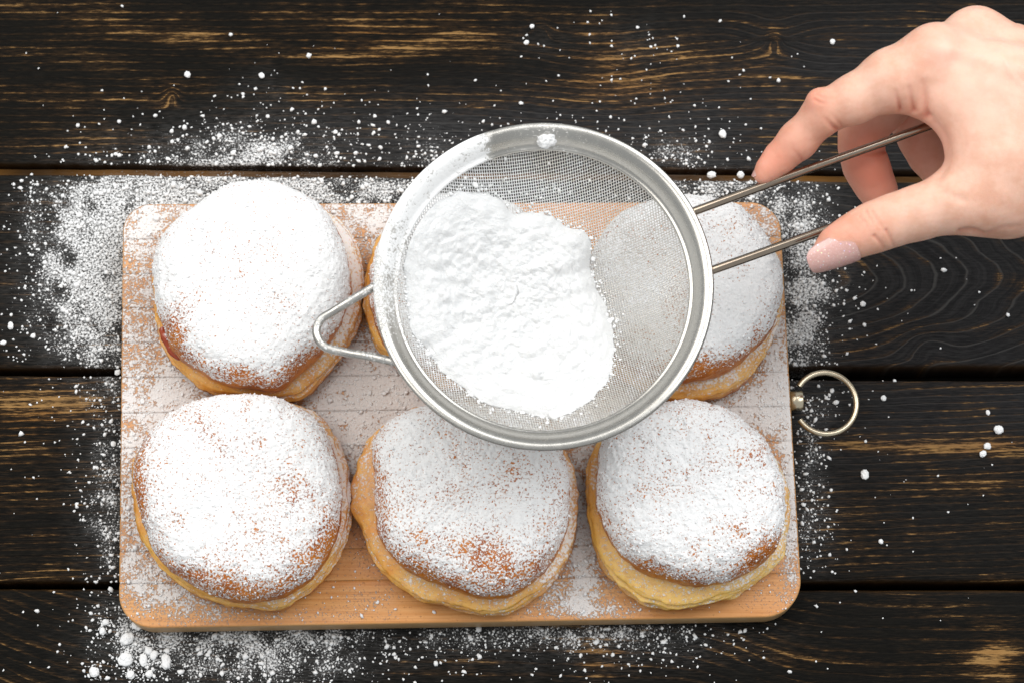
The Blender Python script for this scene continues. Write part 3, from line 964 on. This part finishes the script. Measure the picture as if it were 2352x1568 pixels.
p, r = scatter(tdens, 62000, (-60, -30, 2412, 1600), 0.0, 0.00042, lambda a, b, q: ~in_gap(a, b) & ~on_board(q, 0.0015))
V, Ft = crumbs(p, r)
mesh("scattered_sugar", V, Ft, M["sugar"], label="loose white powdered sugar scattered over the dark planks around the board", cat="sugar", kind="stuff")
p, r = scatter(bdens, 30000, (270, 460, 1850, 1445), ZB, 0.00030, lambda a, b, q: on_board(q, -0.0012) & ~under_bun(q[:, 0], q[:, 1]), 1.2)
V, Ft = crumbs(p, r)
mesh("dusted_sugar", V, Ft, M["sugar"], label="fine white powdered sugar lying on the bamboo board between the doughnuts", cat="sugar", kind="stuff")


def lump(px, py, rx, ry, z, label, seed, rot=0.0, mat="sugar", flat=0.66, rough=0.40):
    """a pinched clod of sugar, rx/ry in photo spots"""
    nu, nv = 26, 40
    c = P(px, py, z)
    s = np.linalg.norm(P(px + 1, py, z) - c)
    th = np.linspace(0.02, np.pi - 0.02, nu)
    ph = np.linspace(0, 2 * np.pi, nv, endpoint=False)
    n = np.stack([np.sin(th)[:, None] * np.cos(ph), np.sin(th)[:, None] * np.sin(ph), np.cos(th)[:, None] + 0 * ph], -1).reshape(-1, 3)
    d = 1 + rough * fbm(n * 1.3 + seed * 3.7, 3, .6) + 0.26 * fbm(n * 2.6 + seed, 4, .7)
    q = n * d[:, None] * [rx * s, ry * s, min(rx, ry) * s * flat]
    cr, sr = math.cos(rot), math.sin(rot)
    q = np.stack([q[:, 0] * cr - q[:, 1] * sr, q[:, 0] * sr + q[:, 1] * cr, q[:, 2]], -1)
    hh = min(rx, ry) * s * flat
    V = q + c + [0, 0, hh * 0.72]
    V[:, 2] = np.maximum(V[:, 2], z + 0.0001)
    Q = grid_quads(nu, nv, True)[:, ::-1]
    o = mesh("sugar_lump", V - c, Q, M[mat], None, label=label, cat="sugar lump", group="lumps of powdered sugar")
    o.location = c
    return o


LUMPS = [
    (217, 1543, 11, 12, 0, "clean-edged white sugar lump alone in the bottom left corner", .3),
    (330, 1515, 9, 15, 0, "tall oval sugar lump left of a touching pair, bottom left", .15),
    (342, 1494, 8, 10, 0, "upper sugar lump of the touching pair below the board's left corner", .6),
    (354, 1504, 8, 11, 0, "lower sugar lump of the touching pair below the board's left corner", -.5),
    (289, 1515, 16, 15, 0, "broad crumbly sugar lump between the lone clean lump and the oval lump", .2),
    (382, 1520, 11, 18, 0, "long upright furry sugar lump right of the touching pair", .1),
    (301, 1549, 9, 10, 0, "rough sugar lump just under the broad crumbly lump", .4),
    (343, 1547, 9, 8, 0, "rough sugar lump just under the tall oval lump", .9),
    (293, 1467, 17, 13, 0, "wide sugar patch lump beside the board's rounded bottom left corner", .5),
    (315, 1437, 10, 12, 0, "sugar lump tucked against the board's rounded bottom left corner", .9),
    (243, 1428, 8, 7, 0, "roundish sugar lump at the upper left of the bottom left scatter", .2),
    (236, 1449, 7, 9, 0, "small upright sugar lump below the roundish one, bottom left scatter", .1),
    (431, 173, 7, 7.5, 0, "single round sugar lump on the top plank above the left doughnut", .2),
    (601, 175, 6, 7, 0, "largest sugar lump of the small cluster on the top plank, left half", .7),
    (1660, 310, 8, 10, 0, "bean-shaped sugar lump on the dark plank between sieve and fingertip", .1),
    (1634, 403, 10, 8, 0, "wider of two sugar lumps sitting in the plank joint left of the fingertip", .1),
    (1701, 403, 8, 8, 0, "rounder of two sugar lumps in the plank joint, next to the fingertip", .3),
    (1912, 97, 5.5, 6, 0, "tiny round sugar lump on the top plank left of the knuckles", .2),
    (1986, 1090, 9, 12, 0, "angular sugar lump right of the board below the hanging ring", .2),
    (2029, 914, 6, 6.5, 0, "small round sugar lump on the plank right of the hanging ring", .1),
    (2293, 987, 10, 11, 0, "chunky sugar lump near the right edge, highest of the three there", .8),
    (2267, 1024, 8, 8, 0, "middle sugar lump of the trio near the right edge", .3),
    (2257, 1042, 8, 7, 0, "lowest sugar lump of the trio near the right edge", .6),
    (2269, 947, 4.5, 6, 0, "tiny sugar lump above the trio near the right edge", .4),
    (1982, 699, 6, 6, 0, "small round sugar lump on the plank below the painted thumbnail", .4),
    (2023, 1243, 5, 6, 0, "tiny sugar lump low on the third plank, right of the board", .4),
    (25, 749, 6, 9, 0, "upright sugar lump close to the left edge of the second plank", .2),
    (8, 787, 7, 5, 0, "flat sugar lump touching the left edge of the second plank", .2),
    (271, 855, 7, 6, 0, "sugar lump lodged in the joint against the board's left side", .5),
    (261, 1019, 6, 6.5, 0, "round sugar lump beside the board's left edge on the third plank", .5),
    (328, 921, 5, 7, ZB, "upright sugar lump on the board's left margin between the doughnuts", .3),
    (390, 836, 5, 5, ZB, "small sugar lump on the board under the jam-stained doughnut edge", .3),
    (1209, 99, 6, 5, 0, "left sugar lump in the loose cluster above the sieve on the top plank", .6),
    (1222, 62, 5, 5, 0, "upper sugar lump in the loose cluster above the sieve on the top plank", .2),
]
for i, (x, y, rx, ry, z, lab, rot) in enumerate(LUMPS):
    lump(x, y, rx, ry, z, lab, i + 1, rot)

# ------------------------------------------------------------------ sieve
ZS = 0.120
sv_l, sv_r = P(857, 658, ZS), P(1640, 658, ZS)
sc_ = (P(1248, 284, ZS) + P(1248, 1033, ZS)) / 2
SC = np.array([(sv_l[0] + sv_r[0]) / 2, sc_[1], ZS])
RO = (sv_r[0] - sv_l[0]) / 2
RI = RO * 0.868
sieve = empty("sieve", tuple(SC), label="round stainless steel mesh sieve held above the doughnuts, full of powdered sugar", cat="sieve")
# rim: rolled outer edge, dished flange, bead at the inner edge
prof = []
for a in np.linspace(-200, 70, 12):
    prof.append((RO - 0.0014 + 0.0014 * math.cos(math.radians(a)), 0.0014 * math.sin(math.radians(a))))
for t in np.linspace(0.06, 0.92, 16):
    prof.append((RO - 0.002 + (RI - RO + 0.003) * t, 0.0012 - 0.0070 * t ** 1.9))
for a in np.linspace(100, -90, 9):
    prof.append((RI - 0.0004 - 0.0011 * math.cos(math.radians(a)) + 0.0008, -0.0068 + 0.0011 * math.sin(math.radians(a))))
prof += [(RI + 0.0012, -0.0092), (RI + 0.0022, -0.0075), (RO - 0.003, -0.0012)]
V, Q = lathe(prof, SC, 260)
px, py = proj(V)
ang = np.degrees(np.arctan2(V[:, 1] - SC[1], V[:, 0] - SC[0]))
pw = (0.85 - 0.35 * sstep(150, 180, ang)) * sstep(108, 116, ang + 3 * perlin(V * 300))
pw += np.where(ang < 0, 0.5 * sstep(-145, -180, ang), 0)
pw += 0.22 * np.exp(-((ang - 88) / 14) ** 2) + 0.02
pw *= np.clip(1 + 0.5 * fbm(V * 120, 2), 0.4, 1.5)
sN = vnormals(V, Q)
if sN[14 * 260, 2] < 0: Q = Q[:, ::-1]
mesh("rim", V, Q, M["steel"], sieve, dict(powder=np.clip(pw, 0, .95)))

DEPTH = 0.040


def bowl(x, y):
    r = np.hypot(x - SC[0], y - SC[1]) / RI
    return ZS - 0.0075 - DEPTH * (1 - np.clip(r, 0, 1) ** 2.3)


# woven wire bowl
pitch = 0.00104
nw = int(RI / pitch)
rw = 0.00021
rot = math.radians(9)
Vs, Qs, off = [], [], 0
for fam in (0, 1):
    for i in range(-nw, nw + 1):
        o = i * pitch
        half = math.sqrt(max(RI ** 2 - o * o, 0)) - 0.0002
        m = int(half / pitch)
        if m < 2: continue
        j = np.arange(-m, m + 1)
        s = j * pitch
        s = np.concatenate([[-half], s, [half]])
        jj = np.concatenate([[-m - 1], j, [m + 1]])
        lx, ly = (s, np.full_like(s, o)) if fam == 0 else (np.full_like(s, o), s)
        lx = lx + 0.00010 * perlin(np.stack([lx * 90, ly * 90, lx * 0 + fam], -1))
        ly = ly + 0.00010 * perlin(np.stack([lx * 90, ly * 90, lx * 0 + fam + 4], -1))
        X = SC[0] + lx * math.cos(rot) - ly * math.sin(rot)
        Y = SC[1] + lx * math.sin(rot) + ly * math.cos(rot)
        Z = bowl(X, Y) + np.where((jj + i + fam) % 2 == 0, 1, -1) * rw * 0.8
        path = np.stack([X, Y, Z], -1)
        V, Q = tube(path, rw, 4, caps=False)
        Vs.append(V); Qs.append(Q + off); off += len(V)
V = np.concatenate(Vs)
px, py = proj(V)
pwm = 0.32 + gauss(px, py, [(1010, 640, 90, 160, .5), (1130, 440, 150, 45, .45), (1380, 560, 90, 130, .18), (1250, 970, 150, 25, .1)]) + 0.25 * fbm(V * 60, 2)
mesh("wire_mesh", V, np.concatenate(Qs), M["wire"], sieve, dict(powder=np.clip(pwm, 0, .85)), kind="stuff")

# hook opposite the handle
hp = [(866, 655, -.004), (820, 682, -.005), (765, 716, -.006), (736, 735, -.006), (727, 765, -.006), (745, 795, -.006), (790, 808, -.006), (850, 818, -.005), (915, 833, -.004)]
hp = catmull([P(x, y, ZS + z) for x, y, z in hp], 90)
V, Q = tube(hp, 0.0019, 16)
pw = np.clip(0.22 + 0.5 * fbm(V * 110, 2), 0, .6)
fixq(mesh("hook", V, Q, M["steel"], sieve, dict(powder=pw)))
# handle: one bent wire, both legs fixed under the rim
ZH = ZS + 0.013
hl = [(1560, 499, ZS - .005), (1592, 487, ZS - .002), (1700, 447, ZS + .002), (1850, 392, ZS + .006), (2000, 338, ZS + .009), (2130, 291, ZS + .011), (2290, 236, ZH), (2400, 205, ZH + .001), (2450, 235, ZH + .001), (2440, 295, ZH + .001), (2330, 368, ZH), (2150, 434, ZS + .011), (1900, 526, ZS + .006), (1760, 577, ZS + .002), (1642, 619, ZS - .002), (1608, 631, ZS - .005)]
hl = catmull([P(x, y, z) for x, y, z in hl], 220)
V, Q = tube(hl, 0.00188, 18)
fixq(mesh("handle", V, Q, M["handle"], sieve))

# heap of sugar in the sieve
hc = lambda p: crop(p, 689, 258.4, .5127)
HO = hc([(700, 400), (800, 385), (900, 395), (960, 450), (1040, 430), (1120, 440), (1190, 490), (1270, 500), (1310, 560), (1300, 650), (1340, 760), (1390, 880), (1410, 1000), (1400, 1100), (1385, 1190), (1320, 1270), (1240, 1340), (1150, 1395), (1050, 1370), (950, 1340), (830, 1320), (740, 1250), (640, 1180), (580, 1090), (510, 1030), (490, 900), (480, 780), (470, 660), (500, 560), (560, 500), (640, 440)])
zc = ZS - 0.026
hw = np.array([P(x, y, zc) for x, y in HO])
hcn = hw.mean(0)
na, nr_ = 300, 150
ang = np.linspace(-np.pi, np.pi, na, endpoint=False)
Rh = radial(hw, hcn, ang, 3)
Rh *= 1 + 0.030 * fbm(np.stack([np.cos(ang) * 7, np.sin(ang) * 7, ang * 0], -1), 3, .7)
t = np.linspace(0.003, 1, nr_)
X = hcn[0] + t[:, None] * (Rh * np.cos(ang))[None]
Y = hcn[1] + t[:, None] * (Rh * np.sin(ang))[None]
rimr = np.hypot(X - SC[0], Y - SC[1])
sh = np.where(rimr > RI * .97, RI * .97 / rimr, 1)
X = SC[0] + (X - SC[0]) * sh
Y = SC[1] + (Y - SC[1]) * sh
q = np.stack([X, Y, X * 0], -1).reshape(-1, 3)
edge = (1 - t ** 4)[:, None] * np.ones(na)[None]
und = fbm(q * 60, 4, .55).reshape(nr_, na)
# clods: rounded humps of many sizes
cl = np.zeros(len(q))
for n_, rlo, rhi in ((46, .004, .008), (260, .0016, .0036), (700, .0008, .0016)):
    a_ = rng.uniform(-np.pi, np.pi, n_)
    tt = np.sqrt(rng.uniform(0, 1, n_)) * 0.98
    rc_ = np.interp(a_, ang, Rh, period=2 * np.pi) * tt
    cx, cy = hcn[0] + rc_ * np.cos(a_), hcn[1] + rc_ * np.sin(a_)
    rr_ = rng.uniform(rlo, rhi, n_)
    for x0, y0, r0 in zip(cx, cy, rr_):
        mk = (np.abs(q[:, 0] - x0) < r0) & (np.abs(q[:, 1] - y0) < r0)
        d2 = ((q[mk, 0] - x0) ** 2 + (q[mk, 1] - y0) ** 2) / r0 ** 2
        cl[mk] = np.maximum(cl[mk], r0 * (0.16 if r0 > .0037 else 0.46) * np.clip(1 - d2, 0, 1) ** .7)
cl = cl.reshape(nr_, na)
Zt = bowl(X, Y) + 0.0006 + edge * (0.0150 + 0.0046 * und + 0.0018 * fbm(q * 190, 3, .6).reshape(nr_, na)) + cl * (0.35 + 0.65 * edge)
crk = fbm(q * 75 + 5, 3).reshape(nr_, na)
Zt -= edge * 0.0011 * np.exp(-(crk / .035) ** 2) * sstep(0.0, 0.25, fbm(q * 40 + 11, 2).reshape(nr_, na))
Zt += 0.0007 * fbm(q * 520, 3, .7).reshape(nr_, na)
Vt = np.stack([X, Y, Zt], -1).reshape(-1, 3)
Vb = np.stack([X[-1], Y[-1], bowl(X[-1], Y[-1]) + 0.0004], -1)
Vc = np.array([[hcn[0], hcn[1], float(bowl(hcn[0], hcn[1])) + 0.001]])
V = np.concatenate([Vt, Vb])
Q = grid_quads(nr_ + 1, na, True)
if vnormals(V, Q)[3 * na, 2] < 0: Q = Q[:, ::-1]
heap = mesh("sugar_heap", V, Q, M["heap"], None, label="large lumpy heap of white powdered sugar lying inside the steel sieve", cat="sugar")
# crumbs around the heap's foot and on the mesh
n = 1500
a_ = rng.uniform(-np.pi, np.pi, n)
tt = 1.0 + np.abs(rng.normal(0, 0.055, n)) - 0.05
rc_ = np.interp(a_, ang, Rh, period=2 * np.pi) * tt
cx, cy = hcn[0] + rc_ * np.cos(a_), hcn[1] + rc_ * np.sin(a_)
ok = np.hypot(cx - SC[0], cy - SC[1]) < RI * .95
cx, cy = cx[ok], cy[ok]
rad = np.clip(rng.lognormal(math.log(0.00040), 0.5, len(cx)), 0.0002, 0.0022)
V, Ft = crumbs(np.stack([cx, cy, bowl(cx, cy) + rad * .8], -1), rad)
mesh("sugar_crumbs", V, Ft, M["sugar"], None, label="loose sugar crumbs on the sieve mesh around the foot of the heap", cat="sugar", kind="stuff")
ps, rs = [], []
for (x, y, rx, ry, z, lab, rot_) in LUMPS:
    if rx < 6.5 or z > 0 or y < 1400: continue
    n_ = int(3.5 * rx)
    a_ = rng.uniform(0, 2 * np.pi, n_)
    k_ = 1.0 + np.abs(rng.normal(0, .75, n_))
    pxx, pyy = x + rx * k_ * np.cos(a_), y + ry * k_ * np.sin(a_)
    ok = ~in_gap(pxx, pyy)
    rr_ = np.clip(rng.lognormal(math.log(0.00028), .45, n_), .00015, .0014)
    q_ = P(pxx, pyy, 0.0) + np.stack([0 * rr_, 0 * rr_, rr_ * .5], -1)
    ps.append(q_[ok]); rs.append(rr_[ok])
V, Ft = crumbs(np.concatenate(ps), np.concatenate(rs))
mesh("sugar_crumbs", V, Ft, M["sugar"], label="tiny sugar crumbs broken off around the larger lumps on the planks", cat="sugar", kind="stuff")
lm = lump(1255, 326, 22, 17, ZS - .004, "fluffy white sugar lump stuck on the far rim of the sieve", 41, .2, "heap", .8, .5)

# ------------------------------------------------------------------ hand (one continuous surface from a distance field)
HK = .4211


def H(cx, cy, z):
    return P(1665 + cx * HK, cy * HK, z)


CM = 0.0000770     # metres per spot of the hand study


def cone(G, a, b, ra, rb):
    a, b = np.asarray(a, np.float32), np.asarray(b, np.float32)
    d = b - a
    L = float(d @ d)
    X, Y, Z = G
    t = ((X - a[0]) * d[0] + (Y - a[1]) * d[1] + (Z - a[2]) * d[2]) / L
    t = np.clip(t, 0, 1)
    dx = X - a[0] - t * d[0]; dy = Y - a[1] - t * d[1]; dz = Z - a[2] - t * d[2]
    return np.sqrt(dx * dx + dy * dy + dz * dz) - (ra + (rb - ra) * t)


def ell(G, c, r):
    X, Y, Z = G
    k = np.sqrt(((X - c[0]) / r[0]) ** 2 + ((Y - c[1]) / r[1]) ** 2 + ((Z - c[2]) / r[2]) ** 2)
    return (k - 1) * min(r)


def smin(a, b, k):
    h = np.clip(0.5 + 0.5 * (b - a) / k, 0, 1)
    return b + (a - b) * h - k * h * (1 - h)


def chain(G, pts, k=0.004):
    """pts: (cx, cy, z, r) with r in study spots"""
    f = None
    for (x0, y0, z0, r0), (x1, y1, z1, r1) in zip(pts[:-1], pts[1:]):
        c = cone(G, H(x0, y0, z0), H(x1, y1, z1), r0 * CM, r1 * CM)
        f = c if f is None else smin(f, c, k)
    return f


INDEX = [(205, 960, .1245, 42), (232, 930, .125, 62), (300, 862, .1265, 84), (395, 770, .131, 102), (545, 612, .141, 112), (700, 545, .145, 130), (905, 440, .149, 168), (1120, 350, .151, 190)]
MIDDLE = [(872, 1120, .098, 70), (845, 1060, .100, 95), (805, 985, .103, 110), (768, 900, .107, 122), (742, 800, .110, 118), (752, 700, .113, 126), (850, 590, .118, 135), (1100, 380, .126, 150), (1370, 200, .132, 145)]
RING = [(1230, 1010, .084, 80), (1180, 930, .086, 105), (1115, 845, .090, 116), (1062, 750, .094, 118), (1015, 640, .099, 122), (1100, 500, .106, 130), (1350, 360, .114, 135), (1570, 265, .118, 130)]
PINKY = [(1370, 960, .076, 75), (1330, 860, .079, 95), (1270, 700, .087, 100), (1330, 560, .094, 105), (1640, 430, .102, 115)]
THUMB = [(560, 1372, .136, 74), (600, 1340, .137, 92), (680, 1298, .138, 108), (760, 1262, .1385, 120), (835, 1232, .139, 130), (940, 1195, .140, 134), (1060, 1160, .141, 142), (1230, 1105, .142, 165), (1400, 1060, .141, 205)]
PALM = [  # a, b, ra, rb
    ((1180, 262, .149), (1370, 205, .138), 128, 140),
    ((985, 470, .147), (1230, 575, .149), 142, 140),
    ((1120, 345, .151), (2000, 560, .150), 180, 230),
    ((1370, 215, .136), (2050, 520, .140), 158, 200),
    ((1575, 265, .120), (2080, 600, .125), 138, 180),
    ((1660, 430, .104), (2080, 680, .115), 120, 170),
    ((1380, 1070, .141), (1900, 880, .135), 205, 260),
    ((1345, 560, .149), (1420, 880, .146), 190, 205),
    ((1545, 1060, .134), (1700, 980, .134), 245, 270),
    ((1500, 520, .146), (1560, 860, .143), 230, 260),
    ((1800, 620, .130), (2100, 700, .130), 330, 330),
    ((2050, 700, .130), (2900, 850, .135), 350, 330),
]
CREASES = [  # folds of the skin: line, depth, width (metres), least height
    ([(957, 604), (948, 560), (930, 500)], .0011, .0010, .135), ([(1030, 606), (1022, 560), (1008, 480)], .0013, .0011, .135), ([(1098, 642), (1092, 560), (1080, 450)], .0014, .0014, .135),
    ([(618, 714), (585, 690), (545, 648)], .0009, .0010, .125), ([(650, 706), (618, 668), (590, 640)], .0005, .0008, .125),
    ([(770, 1150), (800, 1200), (808, 1235)], .00055, .0008, .125), ([(800, 1150), (840, 1215), (860, 1250)], .0005, .0008, .125), ([(735, 1180), (765, 1215), (775, 1250)], .0004, .0007, .125),
    ([(815, 1290), (850, 1330), (868, 1368)], .0006, .0008, .12), ([(880, 1260), (905, 1310), (925, 1352)], .0006, .0008, .12),
    ([(430, 892), (400, 850), (370, 815)], .0004, .0008, .11), ([(505, 515), (535, 535), (575, 540)], .0004, .0008, .14), ([(490, 545), (525, 562), (560, 565)], .0004, .0008, .14),
    ([(1285, 1272), (1350, 1262), (1420, 1285)], .0013, .0014, .11), ([(1360, 1272), (1440, 1292), (1520, 1278)], .0009, .0012, .11), ([(1440, 1275), (1520, 1245), (1600, 1235)], .0005, .0012, .11),
    ([(1120, 650), (1185, 760), (1190, 880), (1165, 960)], .0009, .0028, .11),
    ([(880, 822), (800, 838), (735, 835)], .0010, .0010, .09), ([(1150, 1010), (1220, 1060), (1300, 1090)], .0004, .0020, .13),
    ([(1150, 260), (1350, 300), (1640, 380)], -.0007, .0030, .13), ([(1380, 180), (1500, 240), (1640, 300)], -.0006, .0026, .12), ([(1260, 330), (1450, 420), (1640, 470)], .0005, .0040, .13),
    ([(1500, 290), (1560, 400), (1640, 480)], -.0003, .0012, .13),
]
lo = np.minimum(H(130, 1380, .07), H(130, 1380, .17)) + [-.004, -.016, 0]
allp = [H(x, y, z) for ch in (INDEX, MIDDLE, RING, PINKY, THUMB) for x, y, z, r in ch]
lo = np.array([H(120, 900, .13)[0] - .002, H(560, 1500, .10)[1] - .006, 0.064])
hi = np.array([H(2250, 600, .13)[0], H(1370, -10, .13)[1] + .012, 0.176])
hs = 0.00062
gx = np.arange(lo[0], hi[0], hs, dtype=np.float32)
gy = np.arange(lo[1], hi[1], hs, dtype=np.float32)
gz = np.arange(lo[2], hi[2], hs, dtype=np.float32)
G = (gx[:, None, None], gy[None, :, None], gz[None, None, :])
palm = None
for a, b, ra, rb in PALM:
    c = cone(G, H(*a), H(*b), ra * CM, rb * CM)
    palm = c if palm is None else smin(palm, c, 0.009)
Fd = palm.copy()
for ch, kk in ((INDEX, .004), (THUMB, .006), (MIDDLE, .0025), (RING, .0025), (PINKY, .0025)):
    f = chain(G, ch, 0.004)
    if ch is INDEX:      # bony knuckle at the middle joint
        f = smin(f, cone(G, H(512, 545, .1475), H(530, 560, .1465), 62 * CM, 66 * CM), .004)
    Fd = np.minimum(Fd, smin(palm, f, kk))
# knuckle bumps on the back of the hand
Fd = smin(Fd, ell(G, H(1150, 262, .158), (.0085, .0085, .0075)), .006)
Fd = smin(Fd, ell(G, H(1365, 196, .142), (.010, .0095, .008)), .006)
Fd[-1, :, :] = np.maximum(Fd[-1, :, :], hs)


def surface_nets(Fv, gx, gy, gz):
    ins = Fv < 0
    nx, ny, nz = Fv.shape
    cnt = np.zeros((nx - 1, ny - 1, nz - 1), np.int8)
    cor = [(i, j, k) for i in (0, 1) for j in (0, 1) for k in (0, 1)]
    for i, j, k in cor:
        cnt += ins[i:nx - 1 + i, j:ny - 1 + j, k:nz - 1 + k]
    act = np.argwhere((cnt > 0) & (cnt < 8))
    idx = np.full(cnt.shape, -1, np.int64)
    idx[act[:, 0], act[:, 1], act[:, 2]] = np.arange(len(act))
    val = {c: Fv[act[:, 0] + c[0], act[:, 1] + c[1], act[:, 2] + c[2]] for c in cor}
    acc = np.zeros((len(act), 3)); num = np.zeros(len(act))
    for a in cor:
        for ax in range(3):
            if a[ax] == 0:
                b = list(a); b[ax] = 1; b = tuple(b)
                va, vb = val[a], val[b]
                m = (va < 0) != (vb < 0)
                t = va[m] / (va[m] - vb[m])
                p = np.tile(np.array(a, float), (m.sum(), 1)); p[:, ax] += t
                acc[m] += p; num[m] += 1
    v = act + acc / num[:, None]
    V = np.stack([gx[0] + v[:, 0] * hs, gy[0] + v[:, 1] * hs, gz[0] + v[:, 2] * hs], -1)
    Qs = []
    for ax in range(3):
        o1, o2 = [k for k in range(3) if k != ax]
        sl0 = [slice(None)] * 3; sl1 = [slice(None)] * 3
        sl0[ax] = slice(0, -1); sl1[ax] = slice(1, None)
        e = np.argwhere(ins[tuple(sl0)] != ins[tuple(sl1)])
        e = e[(e[:, o1] > 0) & (e[:, o2] > 0) & (e[:, o1] < Fv.shape[o1] - 1) & (e[:, o2] < Fv.shape[o2] - 1)]
        s = ins[e[:, 0], e[:, 1], e[:, 2]]
        q = []
        for da, db in ((0, 0), (1, 0), (1, 1), (0, 1)):
            c = e.copy(); c[:, o1] -= da; c[:, o2] -= db
            q.append(idx[c[:, 0], c[:, 1], c[:, 2]])
        q = np.stack(q, -1)
        flip = s if ax != 1 else ~s
        q[~flip] = q[~flip][:, ::-1]
        Qs.append(q)
    Q = np.concatenate(Qs)
    return V, Q[(Q >= 0).all(1)]


V, Q = surface_nets(Fd, gx, gy, gz)
nn = vnormals(V, Q)
# make normals point outward
if np.sum(nn * (V - V.mean(0))) < 0:
    Q = Q[:, ::-1]
    nn = -nn
hx = (proj(V)[0] - 1665) / HK
hy = proj(V)[1] / HK
fold = np.zeros(len(V))
facing = np.clip((nn @ -FW) * 2.2 + 0.2, 0, 1)
for line, dp, wd, zmin in CREASES:
    ln = catmull(np.array(line, float), 40)
    d2 = np.full(len(V), 1e9); tp = np.ones(len(V))
    for k_ in range(40):
        e_ = (hx - ln[k_, 0]) ** 2 + (hy - ln[k_, 1]) ** 2
        tp = np.where(e_ < d2, 1 - 0.8 * k_ / 39, tp)
        d2 = np.minimum(d2, e_)
    f_ = np.exp(-d2 * CM * CM / (wd * wd)) * (V[:, 2] > zmin) * facing * (tp if dp > 0 and wd < .002 else 1)
    V = V - nn * ((1.35 if dp > 0 else 1) * dp * f_)[:, None]
    if dp > 0 and wd < .002: fold = np.maximum(fold, f_ * min(1.3, dp / .0007))
V = V + nn * (0.00022 * fbm(V * 150, 3) * facing)[:, None]


def spot(c, r):
    return np.exp(-np.sum((V - H(*c)) ** 2, 1) / (2 * r * r))


red = 0.55 * spot((230, 900, .125), .010) + 0.35 * spot((400, 780, .130), .010) + 0.45 * spot((490, 520, .150), .006) + 0.45 * spot((590, 1290, .14), .008) + 0.25 * spot((1140, 260, .165), .010)
red += 0.75 * spot((830, 970, .115), .014) + 0.35 * spot((760, 760, .115), .012) + 0.4 * spot((1090, 880, .095), .015) + 0.35 * spot((1130, 760, .145), .010) + 0.25 * spot((800, 1240, .152), .008) + .2 * spot((1000, 600, .15), .008) + .2 * spot((620, 680, .14), .008)
pale = 0.7 * spot((1450, 300, .16), .02) + 0.5 * spot((1180, 260, .168), .004) + 0.4 * spot((1050, 1130, .155), .012) + 0.3 * spot((760, 470, .158), .01) + .3 * spot((1500, 700, .165), .025)
red = 1.15 * red + 0.45 * fold  # fold term paints shade into the creases as darker red
hand = mesh("hand", V, Q, M["skin"], None, dict(red=np.clip(red, 0, 1), pale=np.clip(pale, 0, 1)),
            label="bare hand with pale glitter nails reaching in from the right to pinch the sieve handle", cat="hand")


def nail(pts, a0, span, lift, ulen, name="fingernail", lbl=None):
    """plate wrapped over the fingertip: pts along the finger axis from cuticle to free edge"""
    n1, n2 = 40, 30
    pp = catmull([H(x, y, z) for x, y, z, r in pts], n1)
    rr = catmull([(r * CM, 0) for x, y, z, r in pts], n1)[:, 0] + lift
    T = np.gradient(pp, axis=0)
    T /= np.linalg.norm(T, axis=1)[:, None]
    up = np.array([0, 0, 1.0])
    S = np.cross(T, up); S /= np.linalg.norm(S, axis=1)[:, None]
    U = np.cross(S, T)
    u = np.linspace(0, 1, n1)
    # oval plate: narrow at the cuticle curve and at the tip
    wv = np.where(u < .2, np.sqrt(np.clip(1 - ((.2 - u) / .2) ** 2.4, 0, 1)), np.where(u > .6, np.sqrt(np.clip(1 - ((u - .6) / .4) ** 2.6, 0, 1)), 1.0))
    wv = np.maximum(wv, 0.03)
    s = np.linspace(-1, 1, n2)
    out = []
    for lay in (0.0, -0.0005):
        a = a0 + span * wv[:, None] * s[None, :]
        r = (rr[:, None] + lay)
        out.append(pp[:, None, :] + r[..., None] * (np.sin(a)[..., None] * S[:, None, :] + np.cos(a)[..., None] * U[:, None, :]))
    A, Bm = out[0].reshape(-1, 3), out[1].reshape(-1, 3)
    g = grid_quads(n1, n2)
    V = np.concatenate([A, Bm])
    idx = np.arange(n1 * n2).reshape(n1, n2)
    lp = np.concatenate([idx[0, :], idx[1:, -1], idx[-1, -2::-1], idx[-2:0:-1, 0]])
    side = np.stack([lp, np.roll(lp, -1), np.roll(lp, -1) + n1 * n2, lp + n1 * n2], -1)
    Q = np.concatenate([g, g[:, ::-1] + n1 * n2, side])
    if vnormals(V, Q)[n2 * 15 + 15] @ (A[n2 * 15 + 15] - pp[15]) < 0: Q = Q[:, ::-1]
    return mesh(name, V, Q, M["nail"], hand, label=lbl)


nail([(690, 1305, .1376, 114), (630, 1335, .1368, 108), (570, 1362, .1360, 100), (510, 1388, .1350, 91), (450, 1412, .1335, 80)], math.radians(-44), math.radians(64), 0.0008, 1, lbl="wide thumbnail with sparkly pale pink polish")
nail([(330, 832, .127, 88), (270, 893, .126, 76), (215, 945, .1245, 54), (180, 985, .1225, 40)], math.radians(62), math.radians(48), 0.0005, 1, lbl="index fingernail seen edge-on")
